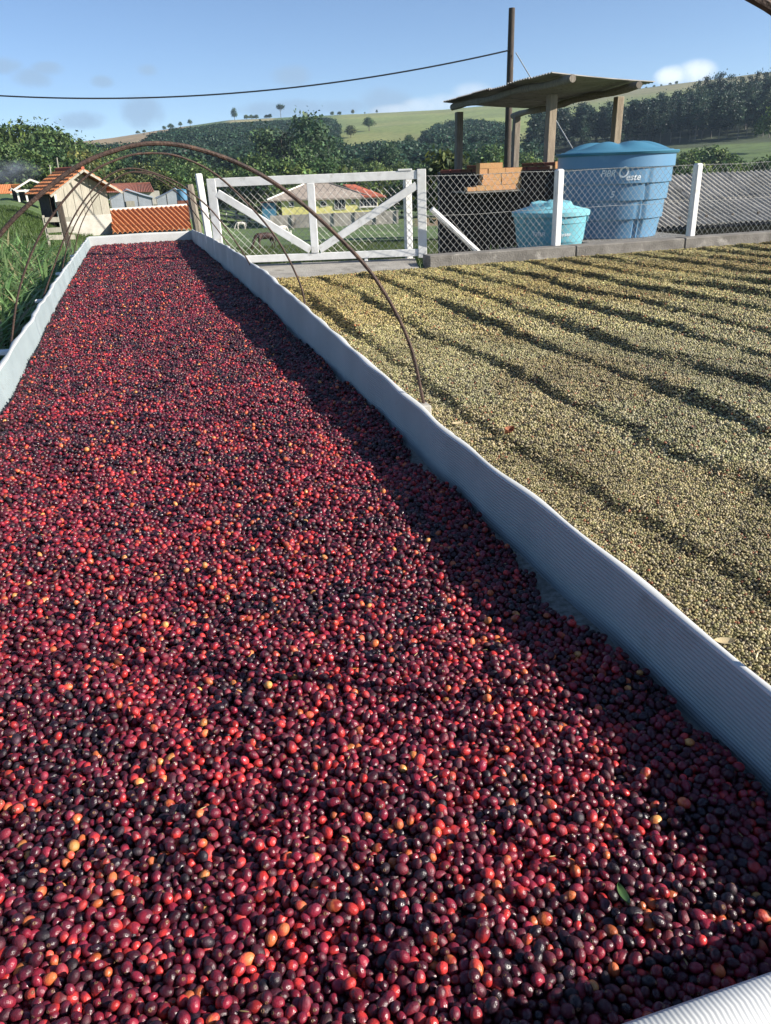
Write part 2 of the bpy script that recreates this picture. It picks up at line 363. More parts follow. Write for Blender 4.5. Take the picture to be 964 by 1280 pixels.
# ------------------------------------------------------------------ terrain
RIDGE = np.array([[-60, 2.2], [-8, 2.25], [-3, 2.3], [-0.5, 2.5], [1.5, 2.75], [4, 3.05], [7, 3.35], [12, 3.42], [15, 3.45], [21, 3.5], [28, 3.75], [36, 4.25], [41, 4.5], [50, 4.9], [70, 4.6]])
LP = np.array([[0, -.75], [2, -.7], [6, -.62], [12, -.45], [20, -.25], [40, -.08], [60, 0], [130, .3]])
RP = np.array([[0, -.75], [9, -.62], [13, -.6], [18, -.95], [25, -1.6], [43, -2.65], [60, -3.3], [92, -4.4], [130, -4.7]])
MP = np.array([[0, -.75], [12, -.75], [24, -.95], [36, -1.1], [60, -1.7], [130, -2.4]])
def zground(x, y):
    x = np.asarray(x, float); y = np.asarray(y, float)
    D = np.hypot(x, y); az = np.degrees(np.arctan2(x, y))
    zl = np.interp(D, LP[:, 0], LP[:, 1]); zm = np.interp(D, MP[:, 0], MP[:, 1]); zr = np.interp(D, RP[:, 0], RP[:, 1])
    w1 = sstep(-7.5, -3.0, az); w2 = sstep(2.0, 7.0, az)
    z0 = zl * (1 - w1) + (zm * (1 - w2) + zr * w2) * w1
    t = np.clip((D - 130) / 570.0, 0, 1)
    zt = 0.9 + 700 * np.tan(np.radians(np.interp(az, RIDGE[:, 0], RIDGE[:, 1])))
    z = z0 + (zt - z0) * t ** 1.12
    z = z + (vnoise(x, y, 0.012, 3) - 0.5) * 5 * np.clip((D - 160) / 150, 0, 1) * (1 - sstep(560, 700, D))
    z = z - np.clip(D - 720, 0, 9000) * 0.02
    return z + (vnoise(x, y, 0.12, 1) - 0.5) * 0.25 * sstep(14, 40, D)
def inpoly(u, v, poly):
    u = np.asarray(u, float); v = np.asarray(v, float); r = np.zeros(u.shape, bool); n = len(poly)
    for i in range(n):
        x1, y1 = poly[i]; x2, y2 = poly[(i + 1) % n]
        if y1 == y2: continue
        k = ((y1 > v) != (y2 > v)) & (u < (x2 - x1) * (v - y1) / (y2 - y1) + x1); r ^= k
    return r
# outlines of the woods as bearings: the hillside seen from the drying yard
WOODS = [[(190, 192), (222, 182), (262, 171), (345, 166), (395, 162), (416, 164), (418, 178), (412, 205), (405, 240), (190, 240)],
         [(405, 218), (436, 212), (470, 206), (520, 208), (552, 210), (600, 212), (668, 214), (668, 240), (400, 240)],
         [(530, 184), (552, 172), (590, 166), (624, 172), (636, 188), (630, 208), (560, 204)],
         [(-80, 212), (0, 208), (90, 205), (200, 202), (200, 240), (-80, 240)],
         [(660, 160), (690, 154), (770, 160), (830, 150), (1040, 120), (1040, 170), (870, 184), (780, 196), (660, 206)]]
def build_ground():
    az = np.concatenate([np.arange(-180, -16, 6.0), np.arange(-16, 52, 0.28), np.arange(52, 180, 6.0)])
    Ds = np.concatenate([[0.01, 0.6], np.geomspace(1.2, 9, 22), np.linspace(9.5, 45, 60), np.geomspace(46.5, 700, 130), np.geomspace(715, 1150, 8)])
    A, Dg = np.meshgrid(np.radians(az), Ds, indexing='ij')
    X = np.sin(A) * Dg; Y = np.cos(A) * Dg; Z = zground(X, Y)
    n, m = X.shape
    V = np.stack([X, Y, Z], -1).reshape(-1, 3)
    i = np.arange(n)[:, None]; j = np.arange(m - 1)[None, :]; i2 = (i + 1) % n
    F = np.stack([i * m + j, i * m + j + 1, i2 * m + j + 1, i2 * m + j], -1).reshape(-1, 4)
    azf = np.degrees(A).ravel(); D = Dg.ravel()
    u, v, zc = project(V); vis = zc > 0
    base = np.array([0.095, 0.150, 0.038]); c = np.tile(base, (len(V), 1))
    n1 = vnoise(V[:, 0], V[:, 1], 0.05, 5)[:, None]; n2 = vnoise(V[:, 0], V[:, 1], 0.35, 6)[:, None]; n3 = vnoise(V[:, 0], V[:, 1], 0.015, 8)[:, None]
    c = c * (0.75 + 0.5 * n2)
    def mixc(mask, colr): 
        nonlocal c
        c = c * (1 - mask[:, None]) + np.array(colr)[None, :] * mask[:, None] * (0.82 + 0.36 * n1)
    hill = sstep(200, 330, D)
    mixc(hill * sstep(13, 15, azf), (0.215, 0.255, 0.075))
    mixc(hill * sstep(13, 15, azf) * (n3[:, 0] > 0.55) * 0.5, (0.28, 0.27, 0.10))
    mixc(hill * (1 - sstep(3.6, 4.8, azf)), (0.36, 0.25, 0.13))
    mixc(sstep(520, 640, D) * sstep(27.5, 29.5, azf), (0.25, 0.22, 0.10))
    mixc(sstep(630, 660, D) * sstep(6.5, 7.2, azf) * (1 - sstep(9.6, 10.2, azf)), (0.36, 0.31, 0.15))
    # bare earth strip beside the pasture
    mixc(sstep(74, 78, D) * (1 - sstep(94, 99, D)) * sstep(18.6, 19.6, azf) * (1 - sstep(30, 33, azf)) * 0.9, (0.25, 0.155, 0.09))
    mixc((D < 8) * 1.0 * (azf > -60), (0.06, 0.05, 0.035))
    for P in WOODS:
        mixc(inpoly(u, v, P) * vis * (D > 120) * 0.85, (0.03, 0.045, 0.018))
    me = mesh_np('ground', V, F, np.clip(c, 0.01, 1)); me.polygons.foreach_set('use_smooth', [True] * len(me.polygons))
    o = link('ground', me, 'ground_soil'); tag(o, kind='structure')
build_ground()

# ------------------------------------------------------------------ the drying yard floor
def build_patio():
    mb = MB(); mb.box((5.2, 4.3, -0.41), (12.2, 9.3, 0.5))
    o = mb.build('patio', 'dark_concrete'); tag(o, kind='structure')
build_patio()
ROW0, ROWS = 1.34, 0.475
def patio_z(x, y):
    wob = (vnoise(x, y, 0.9, 21) - 0.5) * 0.12 + (vnoise(x, y, 3.1, 22) - 0.5) * 0.10 + (vnoise(x, y, 9.0, 27) - 0.5) * 0.05
    q = (x - ROW0 + wob) / ROWS; k = np.floor(q); t = q - k
    amp = 0.043 * (0.35 + 1.0 * vnoise(k * 7.3, y, 1.1, 23)) * (0.55 + 0.45 * sstep(1.2, 3.5, y))
    prof = np.where(t < 0.15, sstep(0, 0.15, t), 1 - ((t - 0.15) / 0.85) ** 0.8)
    edge = sstep(0.95, 1.30, x) * (1 - sstep(8.35, 8.62, y))
    return -0.155 + 0.02 + amp * prof * edge + (vnoise(x, y, 9, 24) - 0.5) * 0.012 + (vnoise(x, y, 26, 25) - 0.5) * 0.008
def build_husk():
    xs = np.linspace(0.88, 11.0, 420); ys = np.linspace(0.3, 8.62, 240)
    X, Y = np.meshgrid(xs, ys, indexing='ij'); Z = patio_z(X, Y) - 0.004
    n, m = X.shape; V = np.stack([X, Y, Z], -1).reshape(-1, 3)
    i = np.arange(n - 1)[:, None]; j = np.arange(m - 1)[None, :]
    F = np.stack([i * m + j, (i + 1) * m + j, (i + 1) * m + j + 1, i * m + j + 1], -1).reshape(-1, 4)
    me = mesh_np('coffee_bean_layer', V, F); me.polygons.foreach_set('use_smooth', [True] * len(me.polygons))
    o = link('coffee_bean_layer', me, 'husk'); tag(o, 'dark raked bed of broken husk under the green coffee beans on the yard', 'coffee husk', kind='stuff')
build_husk()

# ------------------------------------------------------------------ drying bed
RX = np.array([[0.3, .842], [1.0, .845], [2.0, .848], [2.6, .855], [3.6, .865], [6.0, .895], [8.2, .90], [10, .89], [13.4, .865]])
RZ = np.array([[0.3, .13], [2.5, .13], [3.6, .157], [6.1, .222], [8.2, .230], [11, .205], [13.4, .15]])
LX = np.array([[0.3, -.695], [3.0, -.695], [4.0, -.69], [5.3, -.695], [7.8, -.71], [10, -.70], [13.4, -.685]])
BY0, BY1 = 0.41, 13.38
def rx(y): return np.interp(y, RX[:, 0], RX[:, 1])
def lx(y): return np.interp(y, LX[:, 0], LX[:, 1])
def build_bed():
    t = thing('drying_bed', 'long raised drying bed walled with white ribbed sheeting, full of coffee cherries', 'drying bed', (0, 0, 0))
    HB = -0.035
    def side(fx, sgn, name, ht):
        # cross section: ribbed inner face, folded top lip, plain outer face
        ys = [BY0]; 
        while ys[-1] < BY1: ys.append(ys[-1] + 0.022 + 0.004 * ys[-1])
        ys[-1] = BY1
        nrib = 20; K = nrib * 4
        verts = []; 
        for y in ys:
            x0 = float(fx(y)) + 0.003 * math.sin(y * 5.1 + sgn) + 0.0022 * math.sin(y * 15.0 + 2)
            dent = (float(vnoise(y, 0.3, 3.2, 31)) - 0.5)
            zt = float(np.interp(y, ht[:, 0], ht[:, 1])) + 0.003 * math.sin(y * 4.3 + 1.0) + 0.002 * math.sin(y * 13 + sgn)
            lip = 0.024 + 0.010 * (0.5 + 0.5 * math.sin(y * 12.4 + 0.5 * math.sin(y * 3.1)))
            if y < 2.2: lip *= 0.85
            for k in range(K + 1):
                h = k / K; z = HB + (zt - HB) * h
                rib = 0.0016 * math.cos(2 * math.pi * nrib * (h + 0.012 * math.sin(y * 4.0)))
                bulge = 0.016 * dent * math.sin(math.pi * min(1, h * 1.0)) - 0.010 * (1 - h)
                verts.append((x0 + sgn * (bulge) - sgn * rib, y, z))
            verts.append((x0 + sgn * 0.005, y, zt + 0.004)); verts.append((x0 + sgn * lip * 0.6, y, zt + 0.004)); verts.append((x0 + sgn * lip, y, zt - 0.003))
            verts.append((x0 + sgn * (lip - 0.006), y, zt - 0.03)); verts.append((x0 + sgn * 0.012, y, -0.14))
        w = K + 6; n = len(ys)
        i = np.arange(n - 1)[:, None]; j = np.arange(w - 1)[None, :]
        F = np.stack([i * w + j, (i + 1) * w + j, (i + 1) * w + j + 1, i * w + j + 1], -1).reshape(-1, 4)
        me = mesh_np(name, np.array(verts), F); me.polygons.foreach_set('use_smooth', [True] * len(me.polygons))
        link(name, me, 'shade_rib_sheet', t); me.materials.append(MAT['lip_sheet'])
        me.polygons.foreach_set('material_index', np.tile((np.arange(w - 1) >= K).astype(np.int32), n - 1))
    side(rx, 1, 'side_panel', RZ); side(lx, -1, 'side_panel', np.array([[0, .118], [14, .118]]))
    def end(y, sgn, z1, lip, vertical_ribs, name):
        xs = np.arange(float(lx(y)) - 0.0, float(rx(y)) + 0.0005, 0.00116); verts = []
        for x in xs:
            r = 0.00032 * math.cos(2 * math.pi * x / 0.0058) if vertical_ribs else 0
            sag = 0.004 * math.sin(x * 5.0 + 1)
            prof = [(0.0, HB), (0.0, z1 - 0.03), (0.0, z1 - 0.006), (0.006, z1 + r), (lip * 0.5, z1 + 0.003 + r), (lip, z1 - 0.004 + r), (lip + 0.007 + r, z1 - 0.02), (lip + 0.006 + r, z1 - 0.09), (lip + 0.004 + r, -0.15)]
            for d, z in prof: verts.append((x, y + sgn * d, z + sag))
        w = 9; n = len(xs); i = np.arange(n - 1)[:, None]; j = np.arange(w - 1)[None, :]
        F = np.stack([i * w + j, (i + 1) * w + j, (i + 1) * w + j + 1, i * w + j + 1], -1).reshape(-1, 4)
        me = mesh_np(name, np.array(verts), F); me.polygons.foreach_set('use_smooth', [True] * len(me.polygons))
        link(name, me, 'lip_sheet', t)
    end(BY0, -1, 0.132, 0.045, True, 'end_panel')
    end(BY1, 1, 0.135, 0.03, False, 'end_panel')
    mb = MB()
    mb.sheet(lambda a, b: (float(lx(BY0 + (BY1 - BY0) * a)) + 0.004 + b * (float(rx(BY0 + (BY1 - BY0) * a)) - float(lx(BY0 + (BY1 - BY0) * a)) - 0.008), BY0 + (BY1 - BY0) * a, -0.034), 40, 4, (0, 0, -0.012))
    mb.build('floor_mesh', 'mesh_floor', t)
    # short boards nailed on outside that hold the hoop feet
    for y in (2.68, 4.75, 6.85, 8.9, 11.0):
        m = MB(); m.box((float(rx(y)) + 0.062, y - 0.02, -0.01), (0.085, 0.055, 0.21), bev=0.005); m.build('stake', 'limewash', t)
        m = MB(); m.box((float(lx(y)) - 0.075, y, 0.05), (0.11, 0.07, 0.022), bev=0.004); m.build('stake', 'white_paint', t)
    # legs down to the soil on the lower side
    for y in (1.2, 3.4, 5.6, 7.8, 10.0, 12.2):
        m = MB(); m.box((float(lx(y)) - 0.045, y, -0.45), (0.05, 0.05, 0.62)); m.build('leg', 'grey_timber', t)
build_bed()

# ------------------------------------------------------------------ arched hoops over the bed
HOOPS = [
    (0.80, 0.0065, [(-.80, .05), (-.74, .42), (-.58, .80), (-.28, 1.07), (.08, 1.165), (.36, 1.148), (.55, 1.094), (.648, 1.058), (.71, 1.030), (.80, .965), (.90, .75), (.965, .4), (.975, .02)]),
    (2.68, 0.0066, [(-.77, .05), (-.70, .33), (-.55, .60), (-.39, .76), (-.28, .85), (-.13, .945), (0, .988), (.10, 1.0), (.21, .985), (.35, .935), (.49, .85), (.64, .715), (.78, .55), (.89, .33), (.945, .08)]),
    (4.75, 0.0058, [(-.76, .06), (-.64, .39), (-.46, .68), (-.21, .92), (-.01, 1.01), (.15, 1.03), (.32, 1.0), (.52, .88), (.76, .60), (.90, .30), (.93, .05)]),
    (6.88, 0.006, [(-.77, .08), (-.54, .49), (-.38, .72), (-.16, .92), (.06, .985), (.35, .89), (.52, .76), (.66, .61), (.85, .30), (.96, .05)]),
    (8.9, 0.006, [(-.78, .06), (-.62, .42), (-.38, .73), (-.1, .92), (.11, .98), (.36, .91), (.62, .70), (.86, .37), (1.08, .0)]),
    (11.0, 0.006, [(-.78, .06), (-.62, .42), (-.38, .73), (-.1, .93), (.11, .99), (.36, .92), (.62, .71), (.84, .38), (1.03, .02)])]
HLAB = ['rusty iron hoop at the front end of the bed, only its shoulder in view',
        'rusty iron hoop arching over the cherries and across the white gate, widest in view',
        'second rusty hoop from the front, its foot between the bed wall and the yard beans',
        'third rusty hoop from the front, its foot near the concrete gate threshold',
        'fourth thin rusty hoop, standing just before the white gate post',
        'farthest thin rusty hoop, near the far end of the bed by the board shed']
for (y, r, pts), lab in zip(HOOPS, HLAB):
    m = MB(); P = spline([(p[0], y + 0.015 * math.sin(p[0] * 4), p[1]) for p in pts], 6); m.tube(P, r, 8)
    tag(m.build('arched_hoop', 'rusty_iron', smooth=True), lab, 'iron hoop', 'rusty iron hoops over the drying bed')

# ------------------------------------------------------------------ packing of round fruit in a periodic tile
def pack_tile(L=20.0, layers=2.3, iters=110):
    n = int(L * L * 1.13 * layers); r = 0.5 * rng.uniform(0.86, 1.12, n)
    P = np.stack([rng.uniform(0, L, n), rng.uniform(0, L, n), rng.uniform(0.5, layers + 1.2, n)], 1)
    for it in range(iters):
        if it % 8 == 0:
            cell = 1.7; nc = int(L / cell); cs = L / nc
            ci = np.minimum((P[:, 0] / cs).astype(int), nc - 1); cj = np.minimum((P[:, 1] / cs).astype(int), nc - 1)
            key = ci * nc + cj; order = np.argsort(key, kind='stable'); start = np.searchsorted(key[order], np.arange(nc * nc + 1))
            I = []; J = []
            for a in range(nc):
                for b in range(nc):
                    A = order[start[a * nc + b]:start[a * nc + b + 1]]
                    nb = np.concatenate([order[start[((a + da) % nc) * nc + (b + db) % nc]:start[((a + da) % nc) * nc + (b + db) % nc + 1]] for da in (-1, 0, 1) for db in (-1, 0, 1)])
                    ii = np.repeat(A, len(nb)); jj = np.tile(nb, len(A)); k = ii < jj; I.append(ii[k]); J.append(jj[k])
            I = np.concatenate(I); J = np.concatenate(J)
        d = P[J] - P[I]; d[:, :2] -= L * np.round(d[:, :2] / L)
        q = np.sqrt((d * d).sum(1)) + 1e-9; ov = r[I] + r[J] - q; k = ov > 0
        i2, j2 = I[k], J[k]; mv = d[k] / q[k, None] * (ov[k] * 0.42)[:, None]
        for ax in range(3):
            P[:, ax] += np.bincount(j2, mv[:, ax], n) - np.bincount(i2, mv[:, ax], n)
        P[:, 2] -= 0.05 if it < iters - 15 else 0.01
        P[:, 2] = np.maximum(P[:, 2], r); P[:, :2] %= L
    G = int(L * 6); top = np.full((G, G), -9.0); own = np.full((G, G), -1)
    for idx in np.argsort(P[:, 2]):
        x, y, z = P[idx]; g = int(r[idx] * 6) + 1; cx, cy = int(x * 6), int(y * 6)
        for a in range(-g, g + 1):
            for b in range(-g, g + 1):
                if a * a + b * b <= g * g - 1:
                    h = z; i, j = (cx + a) % G, (cy + b) % G
                    if h > top[i, j]: top[i, j] = h; own[i, j] = idx
    cnt = np.bincount(own[own >= 0].ravel(), minlength=n)
    keep = cnt > 3
    return P, 2 * r, keep
TL = 20.0
TP, TS, TVIS = pack_tile(TL)
TZ = np.percentile(TP[TVIS, 2], 80)

def tile_points(d, x0, x1, y0, y1, seed, full=False):
    s = d * TL; sel = np.ones(len(TP), bool) if full else TVIS; g = np.random.default_rng(seed); out = []
    for a in range(int(math.ceil((x1 - x0) / s))):
        for b in range(int(math.ceil((y1 - y0) / s))):
            k = g.integers(4); p = TP[sel, :2] - TL / 2; c, sn = [(1, 0), (0, 1), (-1, 0), (0, -1)][k]
            q = np.stack([p[:, 0] * c - p[:, 1] * sn, p[:, 0] * sn + p[:, 1] * c], 1) + TL / 2
            if g.random() < 0.5: q[:, 0] = TL - q[:, 0]
            # wrap shift so that neighbouring tiles never line up in a visible lattice
            out.append(np.concatenate([q * d + [x0 + a * s, y0 + b * s], (TP[sel, 2:3] - TZ) * d, TS[sel, None] * d], 1))
    A = np.concatenate(out); A = A[(A[:, 0] < x1) & (A[:, 1] < y1)]
    return A
def in_view(A, pad=0.16):
    u, v, z = project(A[:, :3]); w = 964 * pad
    return (z > 0.05) & (u > -w) & (u < 964 + w) & (v < 1280 + 220) & (v > -50)

def scatter(name, P, rot, scl, cols, mat, source=None, ico=2, label=None, cat=None):
    me = bpy.data.meshes.new(name); me.vertices.add(len(P)); me.vertices.foreach_set('co', np.ascontiguousarray(P, dtype=np.float32).ravel()); me.update()
    for nm, arr in (('rot', rot), ('scl', scl)):
        a = me.attributes.new(nm, 'FLOAT_VECTOR', 'POINT'); a.data.foreach_set('vector', np.ascontiguousarray(arr, dtype=np.float32).ravel())
    for nm, arr in cols.items():
        a = me.attributes.new(nm, 'FLOAT_COLOR', 'POINT'); a.data.foreach_set('color', np.ascontiguousarray(arr if arr.shape[1] == 4 else np.concatenate([arr, np.ones((len(arr), 1))], 1), dtype=np.float32).ravel())
    o = link(name, me, mat)
    ng = bpy.data.node_groups.new(name, 'GeometryNodeTree'); N = ng.nodes.new; L = ng.links.new
    ng.interface.new_socket('Geometry', in_out='INPUT', socket_type='NodeSocketGeometry'); ng.interface.new_socket('Geometry', in_out='OUTPUT', socket_type='NodeSocketGeometry')
    gi = N('NodeGroupInput'); go = N('NodeGroupOutput'); ip = N('GeometryNodeInstanceOnPoints')
    L(gi.outputs[0], ip.inputs['Points'])
    def named(n):
        k = N('GeometryNodeInputNamedAttribute'); k.data_type = 'FLOAT_VECTOR'; k.inputs['Name'].default_value = n; return [s for s in k.outputs if s.enabled][0]
    er = N('FunctionNodeEulerToRotation'); L(named('rot'), er.inputs[0]); L(er.outputs[0], ip.inputs['Rotation']); L(named('scl'), ip.inputs['Scale'])
    if source is not None:
        oi = N('GeometryNodeObjectInfo'); oi.inputs['Object'].default_value = source; oi.transform_space = 'ORIGINAL'; L(oi.outputs['Geometry'], ip.inputs['Instance'])
    else:
        ic = N('GeometryNodeMeshIcoSphere'); ic.inputs['Radius'].default_value = 0.5; ic.inputs['Subdivisions'].default_value = ico
        ss = N('GeometryNodeSetShadeSmooth'); L(ic.outputs['Mesh'], ss.inputs[0]); sm = N('GeometryNodeSetMaterial'); sm.inputs['Material'].default_value = MAT[mat]
        L(ss.outputs[0], sm.inputs[0]); L(sm.outputs[0], ip.inputs['Instance'])
    L(ip.outputs[0], go.inputs[0])
    md = o.modifiers.new('scatter', 'NODES'); md.node_group = ng
    tag(o, label, cat, kind='stuff')
    return o

# ------------------------------------------------------------------ coffee cherries
def cherry_mesh():
    mb = MB(); prof = []
    for k in range(11):
        a = math.pi * k / 10 - math.pi / 2; r = 0.5 * math.cos(a); z = 0.56 * math.sin(a)
        prof.append((max(r, 0.012), z))
    prof[-1] = (0.05, 0.535); prof.insert(-1, (0.10, 0.56)); prof.append((0.012, 0.525))
    mb.lathe(prof, 14)
    me = mb.mesh('coffee_cherry', True); me.polygons.foreach_set('use_smooth', [True] * len(me.polygons)); me.materials.append(MAT['cherry_skin']); return me
KINDS = [  # weight, colour, second colour, what it looks like
    (0.31, (0.040, 0.006, 0.013), (0.075, 0.009, 0.019), 'deep maroon'),
    (0.17, (0.012, 0.006, 0.011), (0.030, 0.009, 0.017), 'almost black'),
    (0.26, (0.190, 0.013, 0.028), (0.110, 0.012, 0.026), 'crimson'),
    (0.20, (0.440, 0.030, 0.028), (0.180, 0.016, 0.028), 'bright red'),
    (0.040, (0.480, 0.120, 0.040), (0.360, 0.040, 0.030), 'orange and red'),
    (0.016, (0.560, 0.270, 0.080), (0.470, 0.150, 0.045), 'pale orange')]
def build_cherries():
    A0 = np.concatenate([tile_points(0.0145, -0.72, 1.06, BY0 + 0.005, 2.73, 7, True), tile_points(0.0145, -0.72, 1.06, 2.73, 6.0, 1)])
    A1 = tile_points(0.0190, -0.72, 1.08, 6.0, BY1 - 0.02, 2)
    A = np.concatenate([A0, A1]); x, y = A[:, 0], A[:, 1]
    rag = (vnoise(x * 0, y, 5.0, 41) - 0.5) * 0.07 + (vnoise(x, y, 17.0, 42) - 0.5) * 0.05
    gap = 0.028 * np.exp(-((y - 1.32) / 0.28) ** 2) + 0.02 * np.exp(-((y - 2.3) / 0.3) ** 2)
    lr = (vnoise(x * 0, y, 2.6, 43)) * 0.055 + (vnoise(x, y, 12.0, 44)) * 0.03
    hole = (rng.random(len(A)) < 0.045) & (A[:, 2] > -0.008)
    A[:, 2] += rng.normal(0, 0.0016, len(A))
    ok = ~hole & (x < rx(y) - 0.018 - gap - np.clip(rag, 0, 1) * 0.9) & (x > lx(y) + 0.012 + lr * 0.3) & (y > BY0 + 0.012)
    A = A[ok]; A = A[in_view(A)]; x, y = A[:, 0], A[:, 1]
    mound = (vnoise(x, y, 2.2, 45) - 0.5) * 0.022 + (vnoise(x, y, 6.5, 46) - 0.5) * 0.012
    edge = np.minimum(np.clip((rx(y) - x) / 0.10, 0, 1), np.clip((x - lx(y)) / 0.08, 0, 1))
    A[:, 2] += -0.004 + mound - 0.016 * (1 - edge)
    n = len(A)
    w = np.array([k[0] for k in KINDS]); cum = np.cumsum(w / w.sum())
    patch = vnoise(x, y, 7.0, 47) * 0.6 + vnoise(x, y, 19.0, 48) * 0.4
    rv = np.clip(rng.random(n) * 0.86 + (patch - 0.5) * 0.62 + 0.05 - 0.13 * sstep(1.6, 4.5, y), 0, 0.9999)
    rank = np.array([1, 0, 2, 3, 4, 5]); cumo = np.cumsum(w[rank] / w.sum())   # dark to light, so that ripe patches cluster
    kd = rank[np.minimum(np.searchsorted(cumo, rv), 5)]
    kd = np.where(kd > 3, 2, kd); rr = rng.random(n); kd = np.where(rr < 0.046, 4, np.where(rr < 0.054, 5, kd))
    c1 = np.array([k[1] for k in KINDS])[kd]; c2 = np.array([k[2] for k in KINDS])[kd]
    jit = np.exp(rng.normal(0, 0.22, (n, 1))); c1 = np.clip(c1 * jit, 0, 1); c2 = np.clip(c2 * jit * np.exp(rng.normal(0, 0.2, (n, 1))), 0, 1)
    c1 = np.concatenate([c1, np.where(rng.random((n, 1)) < 0.3, rng.uniform(0.12, 0.35, (n, 1)), rng.uniform(0, 0.1, (n, 1)))], 1)
    rot = np.stack([rng.normal(math.pi / 2, 0.6, n), rng.normal(0, 0.5, n), rng.uniform(0, 6.28, n)], 1)
    rot[rng.random(n) < 0.25, 0] = rng.normal(0.2, 0.4)
    sc_ = A[:, 3:4] * np.clip(rng.normal(1.0, 0.10, (n, 1)), .72, 1.2) * np.stack([np.full(n, 1.0), rng.uniform(0.80, 1.0, n), rng.uniform(0.96, 1.26, n)], 1)
    u, v, z = project(A[:, :3]); inf = (u > 5) & (u < 959) & (v < 1272)
    d = np.where(inf, np.linalg.norm(A[:, :3] - CAM_C, axis=1) - (A[:, 2]) * 3.0, 99)
    near = np.zeros(n, bool); near[np.argsort(d)[:300]] = True
    me = cherry_mesh(); first = None
    for i in np.nonzero(near)[0]:
        o = bpy.data.objects.new('coffee_cherry', me); col.objects.link(o)
        o.location = [float(k) for k in A[i, :3]]; o.rotation_euler = [float(k) for k in rot[i]]; o.scale = [float(k) for k in sc_[i]]
        o['col'] = [float(k) for k in c1[i]]; o['col2'] = [float(k) for k in c2[i]]
        tag(o, KINDS[kd[i]][3] + ' coffee cherry among the nearest, at the near end of the bed', 'coffee cherry', 'nearest coffee cherries in the bed')
        if first is None: first = o
    f = ~near
    scatter('coffee_cherries', A[f, :3], rot[f], sc_[f], {'col': c1[f], 'col2': c2[f]}, 'cherry_skin', first, label='thick layer of drying coffee cherries, maroon, crimson and orange, filling the bed', cat='coffee cherries')
    # dark sheet whose colour gives the shade in the gaps between fruit
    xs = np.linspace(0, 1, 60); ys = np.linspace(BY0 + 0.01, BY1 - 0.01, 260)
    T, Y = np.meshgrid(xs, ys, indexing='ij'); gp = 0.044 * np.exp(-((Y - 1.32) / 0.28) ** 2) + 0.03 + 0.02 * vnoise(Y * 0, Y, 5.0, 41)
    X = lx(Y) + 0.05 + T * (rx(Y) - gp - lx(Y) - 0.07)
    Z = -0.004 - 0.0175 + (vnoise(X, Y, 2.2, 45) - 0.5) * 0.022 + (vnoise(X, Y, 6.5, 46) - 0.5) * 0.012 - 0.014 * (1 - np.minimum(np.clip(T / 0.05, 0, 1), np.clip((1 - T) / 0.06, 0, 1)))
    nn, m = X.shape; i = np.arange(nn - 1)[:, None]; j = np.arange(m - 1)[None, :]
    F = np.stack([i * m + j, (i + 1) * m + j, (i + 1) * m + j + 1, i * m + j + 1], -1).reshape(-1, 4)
    o = link('gap_shade_sheet', mesh_np('gap_shade_sheet', np.stack([X, Y, Z], -1).reshape(-1, 3), F), 'under_cherry')
    tag(o, 'dark sheet painting the shade between the coffee cherries of the bed', 'shade sheet', kind='stuff')
    # stalk bits
    g = np.random.default_rng(5); k = g.choice(n, 900, replace=False); k = k[A[k, 1] < 4.5]
    P = A[k, :3] + [0, 0, 0.008]; q = len(k)
    scatter('stalk_bits', P, np.stack([g.normal(1.57, .4, q), g.normal(0, .4, q), g.uniform(0, 6.28, q)], 1), np.stack([g.uniform(.0012, .002, q), g.uniform(.0012, .002, q), g.uniform(.006, .014, q)], 1), {'col': np.clip(np.array([[0.42, 0.33, 0.14]]) * np.exp(g.normal(0, .3, (q, 1))), 0, 1)}, 'bean_skin', ico=2, label='pale bits of stalk scattered on the coffee cherries', cat='stalk bits')
    return A
CH = build_cherries()

